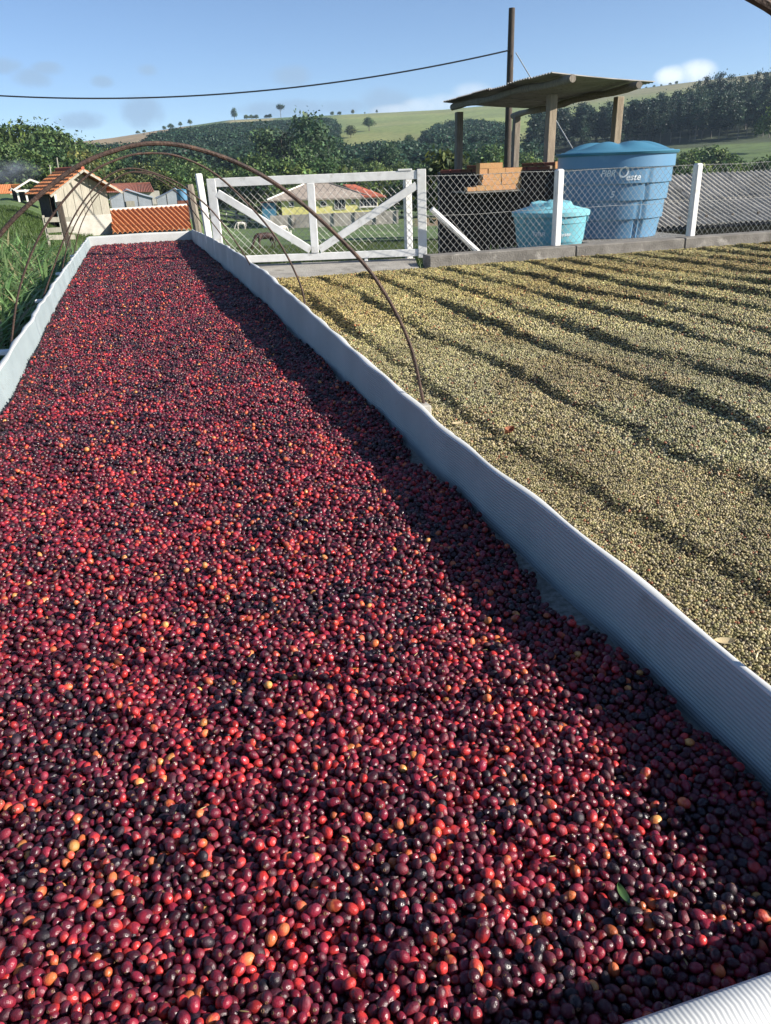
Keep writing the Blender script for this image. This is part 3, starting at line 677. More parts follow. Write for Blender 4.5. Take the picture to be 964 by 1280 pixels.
# ------------------------------------------------------------------ green coffee on the yard
def build_beans():
    parts = []
    for d, r0, r1, seed in ((0.0082, 0, 2.9, 3), (0.0112, 2.9, 5.2, 4), (0.0155, 5.2, 20, 5)):
        A = tile_points(d, 0.875, 10.4, 0.45, 8.66, seed); rr = np.hypot(A[:, 0], A[:, 1])
        A = A[(rr >= r0) & (rr < r1)]; A = A[in_view(np.concatenate([A[:, :2], np.full((len(A), 2), -0.1)], 1), 0.12)]
        parts.append(A)
    A = np.concatenate(parts); x, y = A[:, 0], A[:, 1]
    ok = x > rx(y) + 0.03; A = A[ok]; x, y = A[:, 0], A[:, 1]
    # a few bare spots of husk near the bed
    kk = rng.random(len(A)) > 0.06; A = A[kk]; x, y = A[:, 0], A[:, 1]
    A[:, 2] = A[:, 2] * 0.9 + patio_z(x, y) + rng.normal(0, 0.001, len(A))
    n = len(A)
    pal = np.array([[0.30, 0.27, 0.13], [0.37, 0.34, 0.22], [0.24, 0.235, 0.11], [0.17, 0.15, 0.085], [0.40, 0.34, 0.19], [0.06, 0.05, 0.035], [0.28, 0.12, 0.065]])
    kd = rng.choice(7, n, p=[.26, .17, .19, .15, .10, .11, .02])
    pt = vnoise(x, y, 3.0, 51)[:, None]; c = pal[kd] * 1.02 * np.exp(rng.normal(0, .2, (n, 1))) * (0.75 + 0.5 * pt)
    far = sstep(3, 7, y)[:, None]
    c = c * (1 - far) + c * np.array([[1.08, 1.0, 0.74]]) * far
    c = np.where(vnoise(x, y, 1.3, 52)[:, None] > 0.6, c * np.array([[0.92, 0.86, 0.82]]), c)
    rot = np.stack([rng.normal(0, .6, n), rng.normal(0, .6, n), rng.uniform(0, 6.28, n)], 1)
    s = A[:, 3:4] * np.stack([rng.uniform(1.0, 1.25, n), rng.uniform(.82, .98, n), rng.uniform(.62, .85, n)], 1)
    scatter('green_coffee_beans', A[:, :3], rot, s, {'col': np.clip(c, 0, 1)}, 'bean_skin', ico=2, label='pale green coffee beans raked into long rows across the yard', cat='coffee beans')
    # straw and skins between the beans
    g = np.random.default_rng(9); q = 1500
    px = g.uniform(0.95, 7, q); py = g.uniform(0.8, 8.4, q); k = g.random(q) < np.exp(-np.hypot(px - 1.3, py - 1.5) / 3.0) + 0.08; px, py = px[k], py[k]; q = len(px)
    P = np.stack([px, py, patio_z(px, py) + 0.006], 1); L_ = g.uniform(.012, .045, q)
    scatter('straw_bits', P, np.stack([g.normal(0, .2, q), g.normal(0, .25, q), g.uniform(0, 6.28, q)], 1), np.stack([L_, g.uniform(.0018, .005, q), g.uniform(.0012, .003, q)], 1), {'col': np.clip(np.array([[.46, .37, .22]]) * np.exp(g.normal(0, .35, (q, 1))), 0, 1)}, 'bean_skin', ico=2, label='straw and dry skins scattered over the green beans', cat='straw')
build_beans()

def curled_leaf(name, mat, P, L, W, curl, rz, label, tilt=0.2):
    m = MB(); rm = Matrix.Rotation(rz, 3, 'Z') @ Matrix.Rotation(tilt, 3, 'X')
    def fn(a, b):
        t = a * 2 - 1; w = W * (1 - t * t) ** 0.8 * (b * 2 - 1)
        p = rm @ Vector((t * L, w, curl * abs(b * 2 - 1) ** 1.5 * W + 0.25 * curl * t * t * L)); return (p.x + P[0], p.y + P[1], p.z + P[2])
    m.sheet(fn, 10, 6, (0, 0, 0.0006)); o = m.build(name, mat, smooth=True); tag(o, label, 'leaf'); return o
p = at(778, 1120, z=0.016); curled_leaf('coffee_leaf', 'fresh_leaf', p, 0.017, 0.007, 0.5, 1.45, 'small dark green coffee leaf lying among the red cherries in the sunlit corner', 0.35)
p = at(635, 541, z=-0.10); p[2] = float(patio_z(p[0], p[1])) + 0.014; curled_leaf('dry_leaf', 'dry_leaf', p, 0.028, 0.018, 1.1, 0.5, 'curled red brown dry leaf on the green beans, past the nearest hoop foot', 0.3)
p = at(572, 527, z=-0.11); p[2] = float(patio_z(p[0], p[1])) + 0.012; curled_leaf('dry_leaf', 'straw', p, 0.030, 0.011, 0.4, 0.1, 'pale flat dry leaf on the beans beside the nearest hoop foot', 0.1)
p = at(905, 806, z=-0.12); p[2] = float(patio_z(p[0], p[1])) + 0.012; curled_leaf('dry_leaf', 'straw', p, 0.026, 0.010, 0.6, -0.3, 'straw coloured husk flake on the nearest beans close to the bed wall', 0.2)

# ------------------------------------------------------------------ kerb, gate threshold, gate, fence
FY = 9.02
def build_kerb():
    t = thing('concrete_kerb', 'low dark concrete kerb along the far edge of the yard, under the wire fence', 'kerb', (3.2, 8.88, 0))
    x = 0.0
    for L_ in (1.9, 1.55, 1.75, 1.6, 1.8):
        m = MB(); m.box((x + L_ / 2, 0.04, -0.27), (L_ - 0.008, 0.24, 0.50 + rnd.uniform(-.006, .006)), bev=0.012); m.build('kerb_block', 'dark_concrete', t); x += L_
    t = thing('gate_threshold', 'pale sloping concrete threshold slab under the white gate', 'concrete slab', (0, 0, 0))
    m = MB(); m.add([(1.12, 8.42, -.16), (3.02, 8.60, -.16), (3.25, 9.45, -.10), (0.98, 10.1, -.10), (1.12, 8.42, -.5), (3.02, 8.60, -.5), (3.25, 9.45, -.5), (0.98, 10.1, -.5)], [(0, 1, 2, 3), (7, 6, 5, 4), (0, 4, 5, 1), (1, 5, 6, 2), (2, 6, 7, 3), (3, 7, 4, 0)])
    m.build('slab', 'concrete', t)
build_kerb()
def chain_mesh(x0, x1, z0, z1, y, step=0.105, r=0.0019, ztop=None):
    m = MB(); H = z1 - z0; k = H * 0.92   # slant of the wires
    for sgn in (1, -1):
        s = x0 - k
        while s < x1 + k:
            a0, a1 = (s, s + k) if sgn > 0 else (s + k, s)
            # clip to [x0, x1]
            pa, pb = (a0, z0), (a1, z1)
            dx = pb[0] - pa[0]; t0, t1 = 0.0, 1.0
            lo, hi = (x0 - pa[0]) / dx, (x1 - pa[0]) / dx
            if lo > hi: lo, hi = hi, lo
            t0, t1 = max(t0, lo), min(t1, hi)
            if t1 - t0 > 0.02:
                nseg = max(1, int((t1 - t0) * H / 0.12)); pts = []
                for q in range(nseg + 1):
                    t = t0 + (t1 - t0) * q / nseg
                    pts.append((pa[0] + dx * t + 0.002 * math.sin(q * 3.1), y + sgn * 0.0025 + 0.004 * math.sin(pa[0] * 3 + t * 4), z0 + H * t))
                m.tube(pts, r, 4, cap=False)
            s += step
    return m
def build_gate():
    t = thing('farm_gate', 'white wooden gate with crossed diagonal boards and wire mesh behind', 'gate', (3.335, 9.25, 0), R_(-16)); t.scale = (1.03, 1, 1)
    W = 'white_paint'; z0, z1 = -0.062, 0.885; xl, xm, xr = 0.915 - 3.335, 2.03 - 3.335, 3.285 - 3.335
    def board(a, b, w, th, y, name, ww=None):
        m = MB(); vert = abs(a[0] - b[0]) < 1e-6; m.bar((a[0], y, a[1]), (b[0], y, b[1]), w if vert else th, th if vert else w, up=(0, 0, 1), bev=0.004)
        return m.build(name, W, t)
    board((xl, z0 - 0.0), (xl, z1), 0.10, 0.045, 0.0, 'stile')
    board((xm, z0 + 0.085), (xm, z1 - 0.09), 0.085, 0.045, -0.003, 'stile')
    board((xr, z0 - 0.02), (xr, z1 + 0.015), 0.10, 0.05, -0.004, 'stile')
    board((xl + 0.05, z1 - 0.045), (xr - 0.052, z1 - 0.045), 0.095, 0.04, 0.002, 'rail')
    board((xl + 0.05, z0 + 0.042), (xr - 0.052, z0 + 0.042), 0.082, 0.04, 0.002, 'rail')
    board((xl + 0.055, z1 - 0.155), (xm - 0.05, z0 + 0.12), 0.085, 0.032, -0.008, 'diagonal_brace')
    board((xm + 0.05, z0 + 0.12), (xr - 0.055, z1 - 0.155), 0.085, 0.032, -0.008, 'diagonal_brace')
    for x in (1.13 - 3.335, 2.62 - 3.335):
        m = MB(); m.box((x, 0.0, z0 - 0.02), (0.04, 0.035, 0.03), bev=0.005); m.build('foot_block', W, t)
    m = MB(); m.box((3.10 - 3.335, 0.0, z1 + 0.012), (0.16, 0.05, 0.022), bev=0.004); m.build('latch_plate', W, t)
    chain_mesh(xl + 0.04, xr - 0.04, z0 + 0.06, z1 - 0.06, 0.032, 0.080).build('wire_mesh', 'wire_zinc', t)
    # posts round the gate
    m = MB(); m.box((0, 0, 0.42), (0.085, 0.09, 1.1), bev=0.012)
    o = m.build('gate_post', W); o.location = (0.925, 10.9, -0.02); o.rotation_euler = (0, -0.045, 0); tag(o, 'white round topped post that the gate hangs on, beside the weathered timber post', 'gate post')
    m = MB(); m.box((0, 0, 0.38), (0.085, 0.085, 1.0), bev=0.01)
    o = m.build('gate_post', W); o.location = (3.19, 9.50, -0.02); tag(o, 'white closing post standing behind the latch end of the gate', 'gate post')
    m = MB(); m.tube([(0, 0, -1.2), (0.005, 0, -.4), (0, 0, 0.35), (-0.01, 0, 0.82), (-0.012, 0, 0.86)], [.075, .07, .066, .064, .058], 7)
    o = m.build('timber_post', 'grey_timber', smooth=True); o.location = (0.985, 13.62, -0.05); o.rotation_euler = (0, -0.04, 0); tag(o, 'weathered grey timber post next to the white gate post, by the orange tiled roof', 'post')
build_gate()
def build_fence():
    t = thing('wire_fence', 'chain link fence on white concrete posts along the kerb, before the water tanks', 'fence', (0, FY, 0))
    x1 = 10.6
    chain_mesh(3.27, x1, -0.02, 0.83, 0.03, 0.080).build('chain_link', 'wire_zinc', t)
    for z in (0.825, 0.40):
        m = MB(); m.tube([(3.27 + (x1 - 3.27) * k / 24, 0.03, z - 0.012 * math.sin(k * 0.8) ** 2) for k in range(25)], 0.0022, 4); m.build('strand_wire', 'wire_zinc', t)
    for x in (4.94, 6.88, 8.85):
        m = MB(); m.box((x, 0, 0.34), (0.095, 0.095, 1.0), bev=0.018); m.build('post', 'white_paint', t)
    m = MB(); m.tube([(3.34, 0.06, 0.47), (3.95, 0.06, -0.06)], 0.034, 8); m.build('strut', 'white_paint', t)
build_fence()

# ------------------------------------------------------------------ water tanks
def ground_hit(u, v, d0=12.0, d1=400.0):
    for D in np.geomspace(d0, d1, 700):
        p = at(u, v, D=D)
        if p[2] <= float(zground(p[0], p[1])): return p
    return at(u, v, D=d1)
def text_on_cyl(body, name, parent, mat, R, slope, th0, z0, size, shear=0.0, sx=1.0):
    cu = bpy.data.curves.new(name, 'FONT'); cu.body = body; cu.size = size; cu.shear = shear; cu.extrude = 0; cu.resolution_u = 3; cu.offset = size * 0.012
    o = bpy.data.objects.new(name, cu); col.objects.link(o)
    bpy.context.view_layer.update()
    me = bpy.data.meshes.new_from_object(o.evaluated_get(bpy.context.evaluated_depsgraph_get()))
    bpy.data.objects.remove(o); bpy.data.curves.remove(cu)
    bm = bmesh.new(); bm.from_mesh(me); bmesh.ops.subdivide_edges(bm, edges=bm.edges[:], cuts=1); bm.to_mesh(me); bm.free()
    for v in me.vertices:
        z = z0 + v.co.y; r = R(z) + 0.004; a = th0 + v.co.x * sx / r; v.co = (r * math.cos(a), r * math.sin(a), z)
    me.update(); me.materials.clear()
    return link(name, me, mat, parent)
def build_big_tank():
    cx, cy, zb = 7.42, 11.75, -0.20
    t = thing('water_tank', 'large round blue water tank with domed lid and white lettering', 'water tank', (cx, cy, zb))
    facing = math.atan2(-cy, -cx)
    H = 1.22
    prof = [(0.70, 0.0), (0.705, 0.02)]
    steps = [(0.725, 0.30), (0.775, 0.56), (0.822, 0.80), (0.865, 1.00), (0.895, H)]
    z = 0.02; r = 0.705
    for (r2, z2) in steps:
        prof += [(r2 - 0.012, z2 - 0.035), (r2 + 0.004, z2 - 0.018), (r2 + 0.018, z2)] if z2 < H else [(r2, z2)]
    prof2 = [(0.70, 0.0)]
    zs = [0.0, 0.27, 0.54, 0.78, 1.0, H]; rs = [0.70, 0.745, 0.79, 0.832, 0.868, 0.90]
    for i in range(5):
        prof2 += [(rs[i] + (0.026 if i else 0.0), zs[i] + 0.012), (rs[i + 1] - 0.004, zs[i + 1] - 0.004)]
        if i < 4: prof2 += [(rs[i + 1] + 0.004, zs[i + 1] + 0.003)]
    def fn(r, z, a, i):
        # two narrow upright pipe channels moulded in the wall
        d = min(abs(((a - facing - 0.62) + math.pi) % (2 * math.pi) - math.pi), abs(((a - facing - 0.50) + math.pi) % (2 * math.pi) - math.pi) + (0.0 if z < 0.4 else 9))
        k = 1 - 0.045 * max(0, 1 - (d / 0.035) ** 2) if z < 0.95 else 1
        return r * k, z
    m = MB(); m.lathe(prof2, 160, fn=fn); m.build('body', 'blue_plastic', t, True)
    def lidfn(r, z, a, i):
        if r > 0.80 or r < 0.12: return r, z
        k = 0.5 + 0.5 * math.cos(6 * (a - facing + 0.4)); k = k ** 0.6
        return r, z + 0.055 * k * math.sin(math.pi * (r - 0.12) / 0.68)
    m = MB(); prof = [(0.905, H - 0.035), (0.925, H - 0.03), (0.945, H + 0.0), (0.93, H + 0.012), (0.87, H + 0.012), (0.84, H + 0.028)]
    prof += [(0.80 * c, H + 0.03 + 0.10 * (1 - c * c)) for c in (1.0, .9, .8, .7, .6, .5, .4, .3, .2, .15, .08, .01)]
    m.lathe(prof, 96, fn=lidfn); m.build('lid', 'blue_lid', t, True)
    def Rf(z):
        i = max(0, min(4, int(np.searchsorted(zs, z)) - 1)); a0, a1 = rs[i] + (0.026 if i else 0.0), rs[i + 1] - 0.004
        return a0 + (a1 - a0) * (z - zs[i]) / (zs[i + 1] - zs[i]) + 0.003
    text_on_cyl('FIBR', 'lettering', t, 'print_white', Rf, 0, facing - 0.24, 0.895, 0.125, 0.25, 0.92)
    text_on_cyl('O', 'lettering', t, 'print_white', Rf, 0, facing + 0.045, 0.875, 0.215, 0.2, 0.9)
    text_on_cyl('este', 'lettering', t, 'print_white', Rf, 0, facing + 0.185, 0.835, 0.135, 0.25, 1.0)
    text_on_cyl('5', 'lettering', t, 'print_white', Rf, 0, facing - 0.06, 0.60, 0.13, 0.2, 1.0)
    m = MB(); m.box((0, 0, -0.25), (1.9, 1.9, 0.49), bev=0.02); m.build('base_slab', 'dark_concrete', t)
build_big_tank()
def build_small_tank():
    cx, cy, zb = 5.62, 10.45, -0.20
    t = thing('water_tank', 'small turquoise water tank with flat cone lid behind the middle fence post', 'water tank', (cx, cy, zb))
    facing = math.atan2(-cy, -cx); H = 0.46
    prof = [(0.435, 0), (0.455, 0.10), (0.463, 0.105), (0.492, 0.345), (0.502, 0.35), (0.505, H)]
    m = MB(); m.lathe(prof, 96); m.build('body', 'teal_plastic', t, True)
    m = MB(); prof = [(0.515, H - 0.02), (0.535, H - 0.02), (0.54, H + 0.035), (0.53, H + 0.045), (0.30, H + 0.105)]
    def lf(r, z, a, i):
        k = max(0, math.cos(4 * (a - facing))) ** 0.5
        return (r, z + (0.028 * k if i in (5, 6) else 0))
    prof += [(0.27, H + 0.13), (0.16, H + 0.15), (0.02, H + 0.155)]
    m.lathe(prof, 72, fn=lf); m.build('lid', 'teal_lid', t, True)
    for k in range(6):
        a = facing + 0.3 + k * math.pi / 3; m = MB(); m.box((0.512 * math.cos(a), 0.512 * math.sin(a), H - 0.055), (0.02, 0.035, 0.09), rz=a); m.build('lug', 'teal_plastic', t)
    Rf = lambda z: float(np.interp(z, [0, .1, .35, .46], [.437, .464, .496, .51]))
    text_on_cyl('FIBR', 'lettering', t, 'print_white', Rf, 0, facing - 0.50, 0.20, 0.075, 0.2, 1.3)
    text_on_cyl('Oeste', 'lettering', t, 'print_white', Rf, 0, facing + 0.18, 0.19, 0.07, 0.25, 1.2)
    m = MB(); m.box((0, 0, -0.25), (1.1, 1.1, 0.49), bev=0.02); m.build('base_slab', 'dark_concrete', t)
build_small_tank()

# ------------------------------------------------------------------ open shelter on the brick kiln with painted shade
def build_kiln():
    t = thing('brick_kiln', 'low brick kiln below the open shelter, walls painted dark as if shaded, orange brick patch as if sunlit', 'kiln', (0, 16.0, 0))
    fp = [(6.06, -0.02), (7.9, -1.4), (9.2, -1.4), (9.2, 0.5), (11.2, 0.5), (11.2, 6.6), (8.5, 6.6)]; n = len(fp)
    m = MB(); m.add([(x, y, -2.2) for x, y in fp] + [(x, y, 0.80) for x, y in fp], [tuple(range(n))[::-1], tuple(range(n, 2 * n))] + [(k, (k + 1) % n, (k + 1) % n + n, k + n) for k in range(n)]); m.build('wall', 'shade_brick', t)
    ang = math.atan2(-1.38, 1.84)
    for k in range(10):                     # uneven top courses of brick
        for row in range(2):
            if row == 1 and k in (0, 1, 5, 6): continue
            s_ = (k + 0.5 + 0.5 * row) / 10.5; m = MB(); m.box((6.06 + 1.84 * s_ + 0.04, -0.02 - 1.38 * s_ + 0.05, 0.80 + 0.034 + row * 0.066), (0.205, 0.11, 0.062), rz=ang + rnd.uniform(-.06, .06), bev=0.006)
            m.build('brick', 'red_brick', t)
    for k in range(6):
        m = MB(); m.box((8.0 + k * 0.21, -1.34, 0.80 + 0.07), (0.2, 0.13, 0.13), rz=rnd.uniform(-.05, .05), bev=0.008); m.build('brick', 'hollow_brick', t)
    m = MB(); m.add([(x, y, z) for z in (0.435, 0.465) for x, y in ((6.20, -1.05), (7.62, -1.05), (7.52, -0.95), (6.28, -0.15))], [(3, 2, 1, 0), (4, 5, 6, 7), (0, 1, 5, 4), (1, 2, 6, 5), (2, 3, 7, 6), (3, 0, 4, 7)]); m.build('ledge', 'dark_concrete', t)
    b = MB(); b.box((0, 0, 0), (1, 1, 1)); me = b.mesh('brick'); me.materials.append(MAT['hollow_brick'])
    def brick(x0, x1, z0, z1):
        o = bpy.data.objects.new('brick', me); col.objects.link(o); o.parent = t
        o.location = ((x0 + x1) / 2, -0.93 + rnd.uniform(-.006, .006), (z0 + z1) / 2); o.scale = (x1 - x0 - 0.002, 0.19 + rnd.uniform(-.01, .01), z1 - z0 - 0.002); o.rotation_euler = (0, 0, rnd.uniform(-.012, .012))
    for r in range(5):                       # stepped orange patch, the wall's sunlit part built in brighter brick
        z0 = 0.47 + r * 0.098
        a, c = [(6.25, 7.36), (6.55, 7.38), (6.57, 7.36), (6.50, 7.40), (6.50, 6.98)][r]
        k = int(round((c - a) / 0.2)); w = (c - a) / k
        for q in range(k): brick(a + q * w, a + (q + 1) * w, z0, z0 + (0.098 if not (r == 0 and q < 1) else 0.075))
build_kiln()
def build_shelter():
    zt = 2.28
    t = thing('open_shelter', 'open shelter with corrugated roof on timber posts standing over the brick kiln', 'shelter', (8.5, 16.1, 0.84))
    O = Vector((8.5, 16.1, 0.84))
    def L(p): return Vector([float(k) for k in p]) - O
    posts = {'a': at(574, 140, z=zt - 0.15), 'b': at(690.5, 118, z=zt - 0.15), 'c': at(646, 146, z=zt - 0.17), 'd': at(774, 121, z=zt - 0.1)}
    for k, p in posts.items():
        p = Vector([float(c) for c in p]); q = Vector((p.x - 0.02, p.y, 0.80)) - O
        m = MB(); w = 0.165 if k in 'ab' else 0.17
        m.bar(q, L(p), w, w, up=(0, 1, 0), bev=0.012); m.build('post', 'post_timber' if k in 'bd' else 'grey_timber', t)
    def beam(a, b):
        m = MB(); pts = [a.lerp(b, k / 14) + Vector((0.02 * math.sin(k * 1.3), 0, 0.018 * math.sin(k * 0.9))) for k in range(15)]
        m.tube(pts, [0.074 + 0.010 * math.sin(k * 2.1) for k in range(15)], 9); return m.build('beam', 'grey_timber', t, True)
    a0 = L(at(566, 134, z=zt - 0.06)); a1 = L(at(717, 98, z=zt - 0.04)); b0 = L(at(641, 145, z=zt - 0.08)); b1 = L(at(800, 106, z=zt - 0.04))
    beam(a0, a1); beam(b0, b1)
    c00 = L(at(690, 91, z=zt + 0.06)); c10 = L(at(819, 102.5, z=zt + 0.08)); c01 = L(at(554, 127, z=zt + 0.06)); c11 = c10 + (c01 - c00) + Vector((0.3, 0.6, -0.05))
    # sheets with corrugations running across the beams: scalloped edge above the near beam
    ns = 6
    for s in range(ns):
        def fn(u, v, s=s):
            y = (s + u * 1.03) / ns; y = min(y, 1.0)
            p = (c00 * (1 - v) + c10 * v) * (1 - y) + (c01 * (1 - v) + c11 * v) * y
            return (p.x, p.y, p.z + 0.013 * math.sin(2 * math.pi * (s + u * 1.03) * 8) + 0.004 * (s % 2) - 0.05 * math.sin(math.pi * v) * 0.5 + 0.012 * math.sin(s * 2.3 + v * 3) )
        m = MB(); m.sheet(fn, 56, 8, (0, 0, 0.008)); m.build('roof_sheet', 'roof_sheet', t, True)
build_shelter()

# ------------------------------------------------------------------ low corrugated roof behind the fence
def build_low_roof():
    yb, yt = 18.0, 20.9
    zb = float(at(900, 279, Y=yb)[2]); ztp = float(at(900, 216.5, Y=yt)[2])
    x0 = 11.6
    t = thing('low_building', 'low building under a weathered grey corrugated roof beyond the wire fence', 'building', (x0, yb, zb))
    zg = float(zground(x0 + 4, yb)); 
    m = MB(); m.box((6.5, 1.75, (zg - zb) / 2 - 0.25), (12.4, 2.6, zb - zg + 0.2)); m.build('wall', 'dark_timber', t)  # dark timber colour stands in for the shadow under the eave
    dz, dy = ztp - zb, yt - yb; W = 1.03
    for c in range(13):
        for r in range(2):
            def fn(u, v, c=c, r=r):
                q = (r * 0.5 + v * (0.53 if r == 0 else 0.5)); x = c * W + u * (W + 0.05)
                return (x + 0.02 * math.sin(c * 1.7), q * dy, q * dz + 0.026 * math.sin(2 * math.pi * x / 0.172) + (0.014 if r else 0) + 0.006 * (c % 2) - 0.05 * math.sin(math.pi * q) + 0.01 * math.sin(c * 3.1 + r))
            m = MB(); m.sheet(fn, 54, 4, (0, 0, -0.008)); m.build('roof_sheet', 'asbestos', t, True)
    for k in range(16):
        m = MB(); x = 0.4 + k * 0.82; m.box((x, 0.45 * dy * 0.3, 0.3 * 0.45 * dz + 0.02), (0.05, 0.05, 0.05)); m.build('roof_bolt', 'dark_timber', t)
build_low_roof()

# ------------------------------------------------------------------ utility pole, cable, guy
def build_pole():
    p = at(640, 10, D=31.0); zg = float(zground(p[0], p[1])); b = at(637, 205, D=31.0)
    t = thing('utility_pole', 'tall dark timber utility pole rising behind the open shelter', 'utility pole', (p[0] - 0.05, p[1], zg))
    m = MB(); m.tube([(0, 0, -0.4), (0.02, 0, 3), (0.05, 0, p[2] - zg)], [0.14, 0.125, 0.105], 10); m.build('shaft', 'dark_timber', t, True)
    m = MB(); m.tube([(0.05 - 0.10, -0.02, p[2] - zg - 1.78), (0.05 + 0.10, -0.02, p[2] - zg - 1.78)], 0.03, 6); m.build('insulator', 'frame_white', t)
    a = at(636, 63, D=30.9)
    e = at(-420, 60, D=40.0)
    m = MB(); n = 60; pts = []
    A, E_ = Vector([float(k) for k in a]), Vector([float(k) for k in e])
    # sag chosen so that the cable hangs as it does over the yard
    mid = at(165, 126.5, D=float(33.5))
    s0 = None
    dx = (Vector([float(k) for k in mid]) - A).xy.length / (E_ - A).xy.length
    sag = (A.lerp(E_, dx).z - mid[2]) / (4 * dx * (1 - dx))
    for k in range(n + 1):
        s = k / n; q = A.lerp(E_, s); pts.append((q.x, q.y, q.z - 4 * sag * s * (1 - s)))
    m.tube(pts, 0.026, 5); tag(m.build('power_cable', 'black_cable', smooth=True), 'black cable sagging across the sky towards the utility pole', 'cable')
    g0 = at(645, 66, D=30.9); g1 = at(716, 186, D=27.0)
    A, B = Vector([float(k) for k in g0]), Vector([float(k) for k in g1]); C_ = A + (B - A) * 1.25
    m = MB(); m.tube([A, A.lerp(C_, .5), C_], 0.018, 5); tag(m.build('guy_wire', 'wire_zinc'), 'thin guy wire slanting from the utility pole down behind the blue tank lid', 'guy wire')
build_pole()

# ------------------------------------------------------------------ board shed, sheds and roofs at the far end of the bed
def build_board_shed():
    A = at(80, 297, D=34.0); az = R_(-30)
    t = thing('board_shed', 'small shed of pale upright boards with an orange tiled roof beside tall grass', 'shed', A, -az)
    # local x along the gable wall, y away from the viewer
    W, Ln = 2.12, 1.5; he, hp = 1.72, 2.33
    n = 6
    for k in range(n):
        x0, x1 = W * k / n, W * (k + 1) / n - 0.018
        def top(x): return he + (hp - he) * (1 - abs(x / (W / 2) - 1))
        poly = [(x0, 0.72), (x1, 0.72), (x1, top(x1) - 0.04)] + ([(W / 2, hp - 0.04)] if x0 < W / 2 < x1 else []) + [(x0, top(x0) - 0.04)]
        m = MB(); d = rnd.uniform(-.008, .008); m.prism(poly, d, d + 0.025); m.build('plank', 'pale_plank', t)
    m = MB(); m.box((W / 2, 0.02, 0.30), (W, 0.06, 0.86)); m.build('base_wall', 'limewash', t)
    m = MB(); m.box((0.02, Ln / 2 + 0.3, he * 0.5), (0.05, Ln - 0.6, he)); m.build('side_wall', 'dark_timber', t)  # darker than the opposite side wall, its shade is in the colour
    m = MB(); m.box((W - 0.03, Ln / 2 + 0.03, he * 0.5), (0.05, Ln - 0.1, he)); m.build('side_wall', 'pale_plank', t)
    m = MB(); m.box((W / 2, Ln, he * 0.5), (W - 0.12, 0.05, he)); m.build('back_wall', 'dark_timber', t)
    for x in (0.0, ):
        m = MB(); m.bar((-0.10, -0.15, 0), (-0.04, 0.0, he), 0.07, 0.07, up=(0, 1, 0)); m.build('corner_post', 'frame_white', t)
    sl = (hp - he) / (W / 2)
    for sgn in (-1, 1):
        def fn(u, v, sgn=sgn):
            x = W / 2 + sgn * v * (W / 2 + 0.42); y = -0.42 + u * (Ln + 0.7)
            return (x, y, hp + 0.05 - v * (W / 2 + 0.42) * sl + 0.02 * abs(math.sin(math.pi * u * 15)) + 0.045 * ((v * 6.999) % 1.0 - 0.5))
        m = MB(); m.sheet(fn, 60, 42, (0, 0, 0.03)); m.build('roof_tiles', 'orange_tile', t)
        m = MB(); m.bar((W / 2, -0.44, hp + 0.01), (W / 2 + sgn * (W / 2 + 0.42), -0.44, hp + 0.01 - (W / 2 + 0.42) * sl), 0.03, 0.08); m.build('barge_board', 'pale_plank', t)
    m = MB(); m.tube([(W / 2, -0.42, hp + 0.09), (W / 2, Ln + 0.28, hp + 0.09)], 0.07, 8); m.build('ridge_cap', 'red_tile', t, True)
build_board_shed()
def quad_roof(name, label, cat, cs, waves, amp, mat, ridge=None, base=None, under=None, skew=0.0):
    cs = [Vector([float(k) for k in c]) for c in cs]   # top near, top far, bottom near, bottom far
    t = thing(name, label, cat, cs[2])
    O = cs[2]
    def fn(s, v):
        q = s * (1 + skew) - skew * (1 - v); u = min(1.0, max(0.0, q))   # ribs run down the slope at a slant
        a = cs[0].lerp(cs[1], u); b = cs[2].lerp(cs[3], u); p = a.lerp(b, v) - O
        return (p.x, p.y, p.z + amp * abs(math.sin(math.pi * waves * s)))
    m = MB(); m.sheet(fn, int(waves * 10), 14, (0, 0, -0.03)); m.build('roof', mat, t)
    if ridge:
        m = MB(); m.tube([cs[0] - O + Vector((0, 0, .04)), cs[1] - O + Vector((0, 0, .04))], 0.07, 7); m.build('ridge_cap', ridge, t, True)
    if under:
        b0, b1 = cs[2] - O, cs[3] - O; mid = (b0 + b1) / 2; d = b1 - b0
        back = (cs[0] - cs[2]); back.z = 0
        m = MB(); m.box((mid.x + back.x * 0.55, mid.y + back.y * 0.55, -0.55), (d.length * 0.96, back.length * 0.75, 1.0), rz=math.atan2(d.y, d.x)); m.build('wall', under, t)
    return t
quad_roof('tiled_roof_shed', 'low shed roof of bright orange ribbed tiles just past the end of the bed', 'shed', [at(138, 264, D=36.6), at(234, 258, D=36.6), at(141, 292, D=33.8), at(240, 287, D=33.8)], 20, 0.085, 'orange_tile', 'frame_white', under='limewash', skew=0.24)
